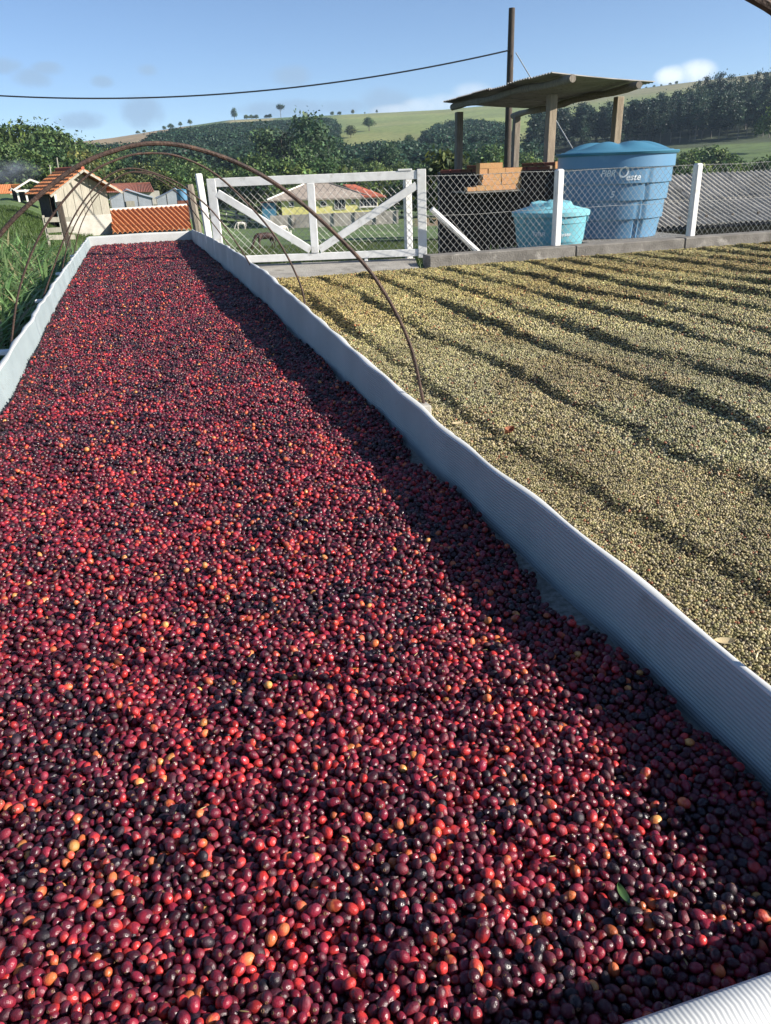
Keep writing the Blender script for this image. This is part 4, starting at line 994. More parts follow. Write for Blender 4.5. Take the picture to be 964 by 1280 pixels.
def tent(name, label, l, pk, r, base, D, depth, mat, door=None):
    L_, P_, R2 = [Vector([float(k) for k in at(u, v, D=D)]) for (u, v) in (l, pk, r)]
    zb = float(at(r[0], base, D=D)[2]); t = thing(name, label, 'greenhouse', (L_.x, L_.y, zb)); O = Vector((L_.x, L_.y, zb))
    W = (R2 - L_).xy.length; ang = math.atan2(R2.y - L_.y, R2.x - L_.x); t.rotation_euler = (0, 0, ang)
    k = (P_ - L_).xy.length; he = (L_.z + R2.z) / 2 - zb; hp = P_.z - zb
    m = MB(); m.prism([(0, -0.6), (W, -0.6), (W, he), (k, hp - 0.05), (0, he)], 0, 0.03); m.build('end_wall', mat, t)
    for a, b in (((-0.1, he - 0.05), (k, hp)), ((k, hp), (W + 0.1, he - 0.05))):
        def fn(u, v, a=a, b=b): return (a[0] + (b[0] - a[0]) * v, -0.1 + u * depth, a[1] + (b[1] - a[1]) * v - 0.03 * math.sin(v * math.pi) + 0.02 * math.sin(u * 9))
        m = MB(); m.sheet(fn, 10, 6, (0, 0, 0.015)); m.build('roof_sheet', mat, t)
    m = MB()
    for x in np.linspace(0.03, W - 0.03, 4): 
        m.tube([(x, -0.02, -0.6), (x, -0.02, min(he + (hp - he) * (1 - abs(x - k) / max(k, W - k)), hp))], 0.012, 5)
    m.build('ribs', 'grey_timber', t)
    if door:
        x = door; m = MB(); m.box((x, -0.05, he * 0.42 - 0.3), (0.48, 0.04, he * 0.75 + 0.6)); m.build('door', 'pale_plank', t)
    return t
tent('greenhouse', 'grey plastic greenhouse with a gable end and small pale door above the orange roof', (137, 246), (158, 237), (191, 250), 262, 52.0, 5, 'grey_tarp', 1.12)
tent('greenhouse', 'second grey plastic greenhouse, next to the weathered timber post', (195, 247), (219, 236), (236, 247), 261, 55.0, 5, 'grey_tarp')
quad_roof('old_tiled_house', 'house with a dull red brown tiled roof behind the grey greenhouses', 'house', [at(140, 231, D=72), at(188, 229.5, D=72), at(126, 241, D=69), at(193, 240, D=69)], 30, 0.05, 'old_tile', 'old_tile', under='limewash')
p = at(228, 250, D=50); t = thing('blue_drum', 'blue plastic drum on a brick stand by the greenhouse corner', 'drum', p)
m = MB(); m.lathe([(0.27, -0.02), (0.3, 0.08), (0.3, 0.5), (0.28, 0.52)], 20); m.build('barrel', 'blue_plastic', t, True)
m = MB(); m.lathe([(0.31, 0.5), (0.32, 0.55), (0.05, 0.6)], 20); m.build('lid', 'blue_lid', t, True)
m = MB(); m.box((0, 0, -0.5), (0.6, 0.6, 0.95)); m.build('stand', 'red_brick', t)
def build_open_shed():
    D = 60.0; L_ = Vector([float(k) for k in at(19, 237, D=D)]); P_ = at(40, 224.5, D=D); R2 = Vector([float(k) for k in at(58, 233, D=D)]); zb = float(zground(L_.x, L_.y))
    t = thing('open_shed', 'open sided dark shed with a pale gable frame near the wood', 'shed', (L_.x, L_.y, zb)); W = (R2 - L_).xy.length; t.rotation_euler = (0, 0, math.atan2(R2.y - L_.y, R2.x - L_.x))
    he, hp = L_.z - zb, float(P_[2]) - zb
    for x in (0.12, 0.62, W - 0.25):
        m = MB(); m.bar((x, 0, 0), (x - 0.02, 0, he), 0.12, up=(0, 1, 0)); m.build('post', 'frame_white', t)
    for a, b in (((-0.1, he - 0.03), (W * .53, hp)), ((W * .53, hp), (W + .2, he + 0.1))):
        m = MB(); m.bar((a[0], -0.3, a[1]), (b[0], -0.3, b[1]), 0.05, 0.11); m.build('barge_board', 'frame_white', t)
        def fn(u, v, a=a, b=b): return (a[0] + (b[0] - a[0]) * v, -0.3 + u * 4, a[1] + (b[1] - a[1]) * v + 0.04)
        m = MB(); m.sheet(fn, 6, 4, (0, 0, 0.03)); m.build('roof_sheet', 'old_tile', t)
    m = MB(); m.bar((0, -0.3, he - 0.08), (W + 1.4, -0.3, he - 0.12), 0.08, 0.12); m.build('tie_beam', 'frame_white', t)
    m = MB(); m.box((W / 2 + 0.5, 3.6, he / 2), (W + 1.6, 0.1, he)); m.build('back_wall', 'dark_timber', t)
    m = MB(); m.bar((W + 0.9, 0, 0), (W + 0.8, 0, he - 0.1), 0.11, up=(0, 1, 0)); m.build('post', 'pale_plank', t)
    def fn(u, v): return (W * 0.6 + v * (W * 0.8), -0.2 + u * 4, he + 0.05 - v * 0.35)
    m = MB(); m.sheet(fn, 6, 4, (0, 0, 0.03)); m.build('lean_to_roof', 'dark_timber', t)
build_open_shed()
def build_far_house():
    D = 84.0; a = at(-14, 251, D=D); zb = -1.12
    t = thing('small_house', 'small pale walled house with an orange tiled roof at the edge of the wood', 'house', (a[0], a[1], zb), -R_(-7)); t.scale = (0.8, 0.8, 0.75)
    m = MB(); m.box((1.5, 1.6, 1.0), (3.4, 3.0, 2.0)); m.build('wall', 'limewash', t)
    m = MB(); m.prism([(2.4, 2.0), (3.2, 2.0), (3.2, 2.05), (2.6, 2.4)], 0.1, 3.0); m.build('gable', 'limewash', t)
    def fn(u, v): return (-0.4 + u * 3.0, -0.3 + v * 2.0, 1.75 + v * 1.0 + 0.04 * abs(math.sin(u * math.pi * 16)))
    m = MB(); m.sheet(fn, 80, 4, (0, 0, 0.04)); m.build('roof', 'orange_tile', t)
    def fn(u, v): return (-0.4 + u * 4.0, 3.6 - v * 1.9, 1.75 + v * 1.0)
    m = MB(); m.sheet(fn, 8, 4, (0, 0, 0.04)); m.build('roof', 'orange_tile', t)
build_far_house()
for (u, v0, v1, lab) in ((62, 206, 228, 'thin pale pole standing at the edge of the wood behind the board shed'), (71, 197, 221, 'taller thin pale pole at the edge of the wood, next to a shorter one')):
    a = at(u, v0, D=66); b = at(u + 1, v1, D=66); m = MB(); m.tube([(b[0], b[1], float(zground(b[0], b[1])) - .2), (a[0], a[1], a[2])], 0.05, 6); tag(m.build('thin_pole', 'pale_plank'), lab, 'pole')
def build_near_posts():
    a = at(71, 252, D=20.5); b = at(87, 310, D=20.5); t = thing('fence_post', 'dark weathered fence post leaning in the grass before the board shed', 'post', b)
    m = MB(); m.bar((0, 0, -0.3), (float(a[0] - b[0]) * 0.55, 0, float(a[2] - b[2])), 0.13, 0.12, up=(0, 1, 0), bev=0.015); m.build('shaft', 'dark_timber', t)
    p = at(61, 300, D=21.5); t = thing('board_fence', 'broken piece of board fence with pale rails in front of the board shed', 'fence', p, R_(12))
    for x in (0.0, 0.36):
        m = MB(); m.bar((x, 0, -0.2), (x - 0.02, 0, 0.56 - x * 0.2), 0.055, up=(0, 1, 0)); m.build('post', 'pale_plank', t)
    for z, dz in ((0.46, -.02), (0.22, .0), (0.06, -.03)):
        m = MB(); m.bar((0.0, -0.04, z), (0.62, -0.04, z + dz), 0.02, 0.11); m.build('rail', 'pale_plank', t)
build_near_posts()

# ------------------------------------------------------------------ yellow house and garden wall beyond the pasture
def build_yellow_house():
    D = 92.0; a = at(353, 268, D=D); zb = float(zground(a[0], a[1])) + 0.1; ang = -R_(12.8)
    t = thing('yellow_house', 'yellow bungalow with brown hipped roof and red tiled rear roof beyond the pasture', 'house', (a[0], a[1], zb), ang)
    zw = float(at(355, 250.5, D=D)[2]) - zb; ze = zw - 0.02; W = 10.6
    m = MB(); m.box((W / 2, 4.0, zw / 2), (W, 8.0, zw)); m.build('wall', 'yellow_wall', t)
    zr = float(at(390, 229.5, D=D + 4)[2]) - zb
    # hipped main roof: eaves, short ridge
    e = [(-1.5, -0.40, ze + 0.15), (W - 0.7, -0.40, ze + 0.02), (W - 0.7, 9.0, ze + 0.02), (-1.5, 9.0, ze + 0.15), (2.6, 3.6, zr), (5.4, 3.6, zr - 0.03)]
    m = MB(); m.add(e, [(0, 1, 5, 4), (1, 2, 5), (2, 3, 4, 5), (3, 0, 4)]); m.add([(p[0], p[1], p[2] - 0.16) for p in e[:4]], [(0, 3, 2, 1)])
    m.add([e[0], e[1], e[2], e[3]] + [(p[0], p[1], p[2] - 0.16) for p in e[:4]], [(0, 4, 5, 1), (1, 5, 6, 2), (2, 6, 7, 3), (3, 7, 4, 0)])
    m.build('roof', 'brown_tile', t)
    for p, q in ((e[0], e[4]), (e[4], e[5]), (e[1], e[5])):
        m = MB(); m.tube([p, q], 0.11, 6); m.build('ridge_cap', 'frame_white' if p is e[0] else 'brown_tile', t)
    m = MB(); r = [(6.4, 5.0, zr - 0.35), (8.2, 3.2, zr - 0.75), (W + 0.7, -0.6, ze + 0.18), (W + 0.7, 6.4, ze + 0.18), (7.6, 6.5, zr - 0.4)]
    r = [(6.9, 4.4, zr - 0.22), (9.0, -0.46, ze + 0.12), (W + 0.9, -0.46, ze + 0.06), (W + 0.9, 6.0, ze + 0.06), (8.4, 6.6, zr - 0.3)]
    m.add(r + [(p[0], p[1], p[2] - 0.14) for p in r], [(0, 1, 2), (0, 2, 3), (0, 3, 4), (5, 7, 6), (5, 8, 7), (5, 9, 8), (1, 6, 7, 2), (2, 7, 8, 3)]); m.build('rear_roof', 'red_tile', t)
    def window(x, z, w, h, bars):
        m = MB(); 
        for dx in (-w / 2, w / 2): m.box((x + dx, -0.03, z), (0.07, 0.1, h + 0.07))
        for d in (-h / 2, h / 2): m.box((x, -0.03, z + d), (w - 0.072, 0.096, 0.07))
        for k in range(bars): m.box((x - w / 2 + w * (k + 1) / (bars + 1), -0.03, z), (0.05, 0.09, h - 0.072))
        f = m.build('window', 'frame_white', t); m = MB(); m.box((x, -0.006, z), (w, 0.03, h)); m.build('pane', 'window_glass', f)
    z = zw - 0.62
    window(1.1, zw - 0.42, 0.5, 0.45, 0); window(4.6, zw - 0.5, 0.6, 0.5, 0); window(6.4, z, 1.15, 1.0, 2); window(7.9, zw - 0.42, 0.4, 0.42, 0); window(9.55, z + 0.05, 1.9, 0.8, 4)
    m = MB(); m.box((9.55, -0.10, z - 0.42), (2.0, 0.15, 0.08)); m.build('sill', 'frame_white', t)
    a2 = at(340, 283.5, D=88.5); zg = float(zground(a2[0], a2[1]))
    m = MB(); L_ = float(np.hypot(*(at(497, 277, D=88.5) - a2)[:2])); h = float(at(355, 269, D=88.5)[2]) - zg
    t2 = thing('garden_wall', 'long low stained concrete wall in front of the yellow house', 'wall', (a2[0], a2[1], zg), ang)
    m.box((L_ / 2, 0, h / 2 - 0.3), (L_, 0.2, h + 0.6)); m.build('wall_panel', 'garden_wall', t2)
    for k in range(7):
        m = MB(); m.box((L_ * k / 6, -0.06, h / 2 - 0.3), (0.2, 0.34, h + 0.66)); m.build('pier', 'garden_wall', t2)
    m = MB(); q = at(345, 262, D=93); t3 = thing('blue_shed', 'dark blue lean-to beside the yellow house wall', 'shed', (q[0], q[1], zb), ang)
    m.box((-0.7, 0, zw * 0.46), (1.5, 1.8, zw * 0.92)); m.build('wall', 'blue_lid', t3); m = MB(); m.box((-0.7, -0.05, zw * 0.95), (1.7, 2.1, 0.07)); m.build('roof', 'old_tile', t3)
build_yellow_house()
def build_corral():
    a = ground_hit(262, 268); b = ground_hit(322, 282); a, b = Vector([float(k) for k in a]), Vector([float(k) for k in b])
    t = thing('rail_fence', 'grey white corral rails at the top of the pasture, seen through the gate', 'fence', a); d = b - a; n = 5
    for k in range(n + 1):
        p = d * (k / n); m = MB(); m.bar((p.x, p.y, p.z - 0.2), (p.x, p.y, p.z + 1.25), 0.12, up=(0, 1, 0)); m.build('post', 'frame_white', t)
    for z in (0.35, 0.75, 1.12):
        for k in range(n):
            m = MB(); m.bar(d * (k / n) + Vector((0, -0.08, z)), d * ((k + 1) / n) + Vector((0, -0.08, z - 0.05)), 0.04, 0.13); m.build('rail', 'frame_white', t)
    for (u, v0, v1, lab) in ((325, 311, 296, 'short white stake in the pasture right beside the brown pony'), (365, 305, 297, 'short white stake in the pasture, clear of the animals')):
        p = ground_hit(u, v1 + (v0 - v1)); m = MB(); m.bar((0, 0, -0.1), (0, 0, 0.75), 0.07, up=(0, 1, 0)); o = m.build('stake', 'frame_white'); o.location = [float(k) for k in p]; tag(o, lab, 'stake')
build_corral()

# ------------------------------------------------------------------ grazing animals
def skin_body(name, joints, edges, mat, parent, sub=2):
    me = bpy.data.meshes.new(name); me.from_pydata([j[:3] for j in joints], edges, []); me.update()
    bm = bmesh.new(); bm.from_mesh(me); ly = bm.verts.layers.skin.verify()
    for v, j in zip(bm.verts, joints): v[ly].radius = (j[3], j[4] if len(j) > 4 else j[3]); v[ly].use_root = (v.index == 0)
    bm.to_mesh(me); bm.free()
    o = link(name, me, mat, parent); k = o.modifiers.new('skin', 'SKIN'); k.use_smooth_shade = True
    k = o.modifiers.new('subd', 'SUBSURF'); k.levels = 1; k.render_levels = sub
    return o
def quadruped(name, label, cat, loc, rz, s, mat, graze=True, horns=False, mane=True):
    t = thing(name, label, cat, loc, rz); t.scale = (s, s, s)
    # x forward; body 1.1 long, withers at 0.98
    J = [(0.0, 0, 0.80, .20, .22), (0.32, 0, 0.82, .18, .21), (-0.34, 0, 0.83, .18, .20), (0.50, 0, 0.86, .13, .15), (-0.50, 0, 0.84, .12, .14)]
    E = [(0, 1), (0, 2), (1, 3), (2, 4)]
    if graze: J += [(0.68, 0, 0.72, .095, .11), (0.82, 0, 0.48, .075, .085), (0.90, 0, 0.26, .075, .085), (0.98, 0, 0.10, .055, .06), (1.02, 0, 0.03, .042, .045)]
    else: J += [(0.66, 0, 1.0, .095, .11), (0.80, 0, 1.16, .08, .09), (0.92, 0, 1.18, .08, .085), (1.08, 0, 1.08, .055, .06), (1.16, 0, 1.03, .045, .045)]
    E += [(3, 5), (5, 6), (6, 7), (7, 8), (8, 9)]
    def leg(root, x, y, pts):
        b = len(J)
        for p in pts: J.append((x + p[0], y, p[1], p[2]))
        E.append((root, b))
        for k in range(len(pts) - 1): E.append((b + k, b + k + 1))
    for i, y in enumerate((-0.12, 0.12)):
        leg(1, 0.36 + 0.10 * i, y, [(0.0, 0.60, .085), (0.02, 0.40, .05), (0.0, 0.20, .035), (0.02, 0.06, .038), (0.05, 0.015, .042)])
        leg(2, -0.42 - 0.10 * i, y, [(0.02, 0.62, .10), (0.05, 0.46, .062), (-0.07, 0.32, .042), (-0.04, 0.10, .034), (-0.01, 0.015, .042)])
    skin_body('body', J, E, mat, t)
    hx, hz = (0.86, 0.36) if graze else (0.86, 1.24)
    for y in (-0.06, 0.06):
        m = MB(); m.tube([(hx, y, hz), (hx - 0.04, y * 1.6, hz + 0.10), (hx - 0.04, y * 1.8, hz + 0.15)], [.03, .028, .006], 6); m.build('ear', mat, t, True)
        m = MB(); m.lathe([(0.012, -.012), (.017, 0), (.012, .012)], 8, ((0.93 if graze else 0.95), y * 1.15, (0.22 if graze else 1.18))); m.build('eye', 'hair_dark', t)
    m = MB(); m.tube([(-0.58, 0, 0.88), (-0.68, 0, 0.80), (-0.70, 0, 0.55), (-0.69, 0, 0.34)], [.03, .035, .05, .012], 7); m.build('tail', 'hair_dark' if mane else mat, t, True)
    if mane:
        m = MB(); m.tube([(0.50, 0, 1.0), (0.68, 0, 0.86), (0.84, 0, 0.58), (0.90, 0, 0.38)], [.02, .045, .04, .015], 6); m.build('mane', 'hair_dark', t, True)
    return t
p = ground_hit(333, 311); quadruped('pony', 'dark brown pony grazing in the pasture beyond the white gate', 'pony', p, R_(188), 0.82, 'hide_brown')
p = ground_hit(302, 287); quadruped('calf', 'white calf grazing near the corral rails, beyond the brown pony', 'calf', p, R_(175), 0.8, 'hide_white', mane=False)
p = ground_hit(353, 292); quadruped('calf', 'white calf partly hidden by the gate diagonal, behind the brown pony', 'calf', p, R_(8), 0.62, 'hide_white', mane=False)

# ------------------------------------------------------------------ trees
def leaf_crown(seed, lobes, n_leaf, leaf, clump=0.075, per=16, base=(0.055, 0.085, 0.026), var=0.45, droop=0.0):
    g = np.random.default_rng(seed); lobes = np.array(lobes, float)
    area = (lobes[:, 3] * lobes[:, 5] + lobes[:, 4] * lobes[:, 5] + lobes[:, 3] * lobes[:, 4]); w = area / area.sum()
    nc = max(4, n_leaf // per); li = g.choice(len(lobes), nc, p=w)
    d = g.normal(size=(nc, 3)); d /= np.linalg.norm(d, axis=1)[:, None]; d[:, 2] = np.where(d[:, 2] < -0.45, -d[:, 2] * 0.6, d[:, 2])
    rad = g.uniform(0.55, 1.08, (nc, 1)) ** 0.6
    C = lobes[li, :3] + d * lobes[li, 3:6] * rad
    ct = np.exp(g.normal(0, var, nc)); hue = g.normal(0, 0.10, nc)
    ci = np.repeat(np.arange(nc), per); n = len(ci)
    P = C[ci] + g.normal(0, clump, (n, 3)) * np.array([1, 1, 0.7]); P[:, 2] -= droop * g.random(n)
    nrm = d[ci] * 0.9 + g.normal(0, 0.7, (n, 3)) + np.array([0, 0, 0.35]); nrm /= np.linalg.norm(nrm, axis=1)[:, None]
    t = np.cross(nrm, g.normal(size=(n, 3))); t /= np.linalg.norm(t, axis=1)[:, None]; b = np.cross(nrm, t)
    L_ = leaf * g.uniform(0.6, 1.35, (n, 1)); Wd = L_ * g.uniform(0.45, 0.75, (n, 1))
    bend = nrm * L_ * g.uniform(-0.2, 0.2, (n, 1))
    V = np.stack([P - t * L_, P + b * Wd + bend, P + t * L_, P - b * Wd + bend], 1).reshape(-1, 3)
    F = np.arange(4 * n).reshape(-1, 4)
    bc = np.array(base)[None, :] * ct[ci][:, None] * np.exp(g.normal(0, .18, (n, 1))); bc[:, 0] *= (1 + hue[ci]); bc[:, 2] *= (1 - hue[ci])
    return V, F, np.repeat(np.clip(bc, 0.006, 0.4), 4, 0)
def limbs(mb, seed, h0, h1, r, spread, n):
    g = random.Random(seed); mb.tube([(0, 0, -0.03), (0.004, 0.002, h0 * 0.5), (g.uniform(-.01, .01), g.uniform(-.01, .01), h0), (g.uniform(-.03, .03), g.uniform(-.03, .03), h1)], [r * 1.35, r, r * 0.85, r * 0.25], 7)
    for k in range(n):
        a = 6.283 * k / n + g.uniform(-.4, .4); z = h0 * g.uniform(0.75, 1.15); s = spread * g.uniform(.6, 1); zz = z + (h1 - h0) * g.uniform(.45, .85)
        mb.tube([(0, 0, z), (math.cos(a) * s * .5, math.sin(a) * s * .5, (z + zz) / 2), (math.cos(a) * s, math.sin(a) * s, zz)], [r * .5, r * .33, r * .12], 5)
TREES = {}
def proto(key, seed, lobes, n, leaf, trunk, mat='leaf_broad', bark='bark', **kw):
    V, F, T = leaf_crown(seed, lobes, n, leaf, **kw); cm = mesh_np('crown', V, F, T); cm.materials.append(MAT[mat])
    mb = MB(); limbs(mb, seed, *trunk); tm = mb.mesh('trunk', True); tm.materials.append(MAT[bark]); TREES[key] = (cm, tm)
G1 = (0.070, 0.118, 0.040); G2 = (0.084, 0.132, 0.036); G3 = (0.052, 0.096, 0.040); GG = (0.047, 0.084, 0.048)
proto('round', 1, [(0, 0, .62, .34, .34, .33), (.2, .05, .5, .22, .22, .2), (-.22, -.05, .52, .22, .24, .22), (0, .2, .48, .24, .22, .22), (.03, -.2, .45, .25, .2, .2), (.05, 0, .82, .2, .2, .16)], 3000, .030, (.3, .8, .028, .28, 6), base=G1)
proto('tall', 2, [(0, 0, .40, .26, .26, .24), (.08, .03, .62, .24, .24, .22), (-.1, .04, .72, .20, .2, .18), (.03, -.03, .86, .17, .17, .14), (-.2, -.03, .45, .15, .18, .16), (.2, -.1, .42, .16, .16, .15)], 3000, .027, (.3, .85, .024, .2, 6), base=G3)
proto('wide', 3, [(0, 0, .6, .42, .42, .28), (.32, .1, .5, .22, .24, .2), (-.34, .05, .52, .22, .22, .22), (.1, -.3, .48, .24, .22, .2), (-.12, .28, .5, .24, .22, .2), (-.12, -.1, .82, .22, .22, .16), (.2, .05, .78, .2, .2, .16)], 3400, .032, (.28, .75, .03, .36, 7), base=G2)
proto('bushy', 4, [(0, 0, .42, .4, .4, .4), (.3, .1, .3, .25, .24, .28), (-.3, -.1, .32, .25, .24, .3), (.05, .1, .68, .26, .26, .26)], 2600, .040, (.12, .5, .02, .3, 6), base=G2)
proto('cypress', 5, [(0, 0, .28, .16, .16, .24), (0, 0, .55, .14, .14, .24), (.01, 0, .8, .09, .09, .17)], 1600, .026, (.2, .9, .02, .05, 4), base=(0.018, 0.034, 0.02), var=.25)
proto('gum_a', 6, [(0, 0, .55, .13, .13, .16), (.05, .03, .72, .12, .12, .13), (-.05, .02, .66, .12, .11, .12), (.01, 0, .87, .10, .10, .12), (-.02, -.03, .42, .11, .11, .10), (.07, -.02, .5, .09, .09, .1)], 1700, .020, (.45, .95, .011, .10, 5), mat='leaf_gum', bark='gum_bark', base=GG, clump=.04, droop=.03)
proto('gum_b', 7, [(0, 0, .6, .11, .11, .14), (.03, .02, .78, .10, .10, .12), (0, 0, .92, .06, .06, .09), (-.05, .03, .48, .11, .10, .10), (.05, -.03, .38, .09, .09, .09)], 1500, .020, (.4, .97, .010, .08, 5), mat='leaf_gum', bark='gum_bark', base=(0.028, 0.052, 0.032), clump=.035, droop=.03)
proto('umbrella', 8, [(0, 0, .86, .36, .36, .10), (.12, 0, .74, .22, .22, .08), (-.15, 0, .72, .2, .2, .08)], 900, .045, (.6, .88, .022, .3, 6), base=G3)
proto('light', 9, [(0, 0, .55, .36, .36, .34), (.2, .1, .42, .24, .22, .26), (-.2, -.1, .46, .24, .24, .28), (0, 0, .82, .2, .2, .16)], 2200, .042, (.2, .75, .022, .26, 6), base=(0.095, 0.115, 0.035), clump=.09)
proto('far', 12, [(0, 0, .5, .42, .42, .42), (.2, .1, .4, .25, .25, .3), (-.2, -.1, .42, .25, .25, .3), (.05, 0, .8, .22, .22, .2)], 800, .055, (.15, .6, .02, .2, 4), base=(0.034, 0.066, 0.038), var=.38)
NTREE = 0
def tree(key, u, vtop, D, w, label, group=None, name=None, base=None, h=None, sink=0.0):
    global NTREE
    NTREE += 1; g = random.Random(NTREE * 13 + 5)
    top = at(u, vtop, D=D); zg = float(zground(top[0], top[1])) - sink; H = (float(top[2]) - zg) if h is None else h
    H = max(H, 1.0); Wd = H * w
    t = thing(name or 'tree', label, 'tree' if (name or 'tree').endswith('tree') else (name or 'tree').split('_')[-1], (top[0], top[1], zg), g.uniform(0, 6.28), group); t.scale = (Wd, Wd * g.uniform(.9, 1.1), H)
    cm, tm = TREES[key]
    for nm, me in (('crown', cm), ('trunk', tm)):
        o = bpy.data.objects.new(nm, me); col.objects.link(o); o.parent = t
    return t
KWORD = {'round': 'rounded', 'tall': 'upright', 'wide': 'spreading', 'bushy': 'low bushy', 'light': 'pale leaved'}
# the wood at the foot of the slope beyond the sheds
W1 = [('round', -28, 158, 118, 1.0), ('tall', -8, 158, 126, 1.0), ('wide', 20, 151, 122, .95), ('tall', 44, 158, 128, 1.1), ('round', 58, 157, 116, .85), ('wide', 76, 167, 124, .95), ('tall', 92, 178, 132, 1.0), ('round', 8, 178, 104, 1.1), ('bushy', 34, 188, 100, 1.2), ('round', 62, 184, 104, 1.1), ('bushy', 84, 194, 104, 1.2), ('tall', 106, 178, 148, 1.1), ('light', 101, 190, 112, .9)]
WL = ['dense dark broadleaf tree in the wood behind the open shed', 'dense green broadleaf tree at the edge of the wood behind the sheds']
for k, (key, u, v, D, w) in enumerate(W1): tree(key, u, v, D, w, KWORD[key] + (' dark tree in the wood behind the open shed' if u < 60 else ' dark tree at the wood edge behind the board shed'), 'trees of the wood behind the sheds')
W2 = [('wide', 128, 186, 165, 1.0), ('round', 150, 184, 180, .9), ('light', 118, 200, 140, 1.0), ('bushy', 140, 198, 130, 1.1), ('wide', 172, 183, 190, 1.0), ('tall', 160, 200, 125, 1.1), ('round', 188, 188, 170, 1.0), ('light', 176, 205, 110, .9), ('bushy', 206, 193, 165, 1.2), ('round', 212, 205, 120, 1.1), ('light', 200, 214, 96, 1.0), ('wide', 232, 196, 150, 1.1), ('bushy', 222, 214, 100, 1.2), ('round', 246, 202, 130, 1.0), ('light', 150, 214, 98, 1.0), ('bushy', 258, 212, 112, 1.1), ('round', 276, 208, 140, 1.0), ('wide', 290, 214, 120, 1.0)]
for key, u, v, D, w in W2: tree(key, u, v, D, w, KWORD[key] + (' tree behind the grey greenhouses' if u < 215 else ' tree above the weathered timber post and gate hinge') + (', in front' if v > 196 else ', farther back'), 'trees behind the greenhouses')
W3 = [('tall', 335, 160, 150, .95, 'tall dark double crowned tree rising above the white gate, beside a slender cypress'), ('cypress', 353, 163, 140, .9, 'slender dark cypress rising above the white gate'), ('tall', 384, 142, 155, .95, 'tallest broadleaf tree above the gate, its crown reaching the ridge line'), ('round', 368, 178, 142, .9, 'rounded tree filling the gap right of the slender cypress'),
      ('wide', 318, 192, 138, 1.0, None), ('round', 345, 196, 120, 1.0, None), ('bushy', 372, 200, 118, 1.1, None), ('tall', 408, 170, 160, 1.0, None), ('round', 398, 198, 122, 1.1, None), ('wide', 425, 198, 170, 1.0, None), ('round', 446, 198, 165, .95, None), ('bushy', 430, 206, 125, 1.2, None), ('tall', 486, 180, 170, 1.0, None), ('round', 466, 201, 140, 1.0, None), ('wide', 500, 203, 150, 1.0, None), ('bushy', 480, 208, 120, 1.1, None), ('round', 520, 204, 140, 1.0, None), ('wide', 545, 199, 165, 1.0, None), ('bushy', 512, 212, 105, 1.2, None), ('round', 562, 196, 130, 1.0, None), ('bushy', 548, 212, 100, 1.2, None), ('tall', 590, 188, 150, 1.0, None), ('round', 612, 180, 135, 1.0, None), ('bushy', 596, 204, 100, 1.2, None), ('wide', 630, 190, 140, 1.0, None), ('bushy', 664, 196, 110, 1.2, None), ('round', 655, 190, 150, 1.0, None), ('round', 305, 206, 108, 1.0, None), ('bushy', 330, 214, 104, 1.1, None)]
for key, u, v, D, w, lab in W3:
    tree(key, u, v, D, w, lab or KWORD[key] + (' tree behind the yellow house and its garden' if u < 440 else ' tree below the green meadow and above the gate' if u < 560 else ' tree seen between the posts of the open shelter') + (', in front' if v > 197 else ', farther back'), None if lab else 'trees of the valley wood', 'cypress_tree' if key == 'cypress' else None)
# single trees and clumps on the open hill
W4 = [('round', 461, 146, 430, 1.1, 'dark tree clump standing alone high on the green meadow'), ('light', 438, 157, 400, 1.2, 'pale round bush on the green meadow next to a dark tree clump'), ('round', 511, 168, 330, .95, 'single small round tree in the middle of the green meadow')]
for key, u, v, D, w, lab in W4: tree(key, u, v, D, w, lab, None)
W5 = [('wide', 534, 164, 370, 1.2), ('round', 548, 160, 390, 1.1), ('wide', 560, 155, 410, 1.1), ('round', 572, 152, 420, 1.1), ('wide', 588, 148, 440, 1.1), ('round', 604, 148, 430, 1.0), ('wide', 618, 152, 420, 1.1), ('round', 632, 160, 380, 1.1), ('wide', 600, 166, 330, 1.2), ('round', 578, 172, 300, 1.2), ('wide', 618, 176, 290, 1.2), ('round', 452, 188, 300, 1.1), ('wide', 470, 184, 310, 1.1), ('round', 440, 192, 260, 1.1), ('wide', 486, 182, 330, 1.0)]
for key, u, v, D, w in W5: tree(key, u, v, D, w, KWORD[key] + ' tree in the wooded hollow of the green hill, ' + ('by the shelter posts' if u > 510 else 'above the gate'), 'trees in the hollow of the green hill')
W6 = [('round', 237, 146, 10, 'round tree on the bare brown ridge, larger of a close pair'), ('round', 225, 149, 7, 'small round tree on the bare brown ridge, lesser of a close pair'), ('tall', 292, 132, 13, 'upright tree standing alone on the ridge by a pale field'), ('umbrella', 350, 128, 15, 'flat topped tree standing on the skyline above the cypress'), ('light', 441, 134, 9, 'pale bare looking tree on the ridge above the meadow'), ('tall', 471, 134, 11, 'dark narrow tree on the ridge above the meadow'), ('light', 456, 137, 6, 'small pale tree on the ridge between two taller ones')]
for key, u, v, h, lab in W6: tree(key, u, v + 3, 690, 0.9, lab, None)
for u, v in ((308, 143), (314, 143), (320, 143), (333, 143), (172, 163), (180, 162), (205, 157), (213, 154), (337, 142), (415, 139), (424, 139), (800, 110), (808, 108), (818, 106), (827, 105), (838, 103), (846, 101)): tree('bushy', u, v, 695, 1.3, 'tiny dark bush on the skyline of the far ridge', 'bushes along the ridge', 'bush')
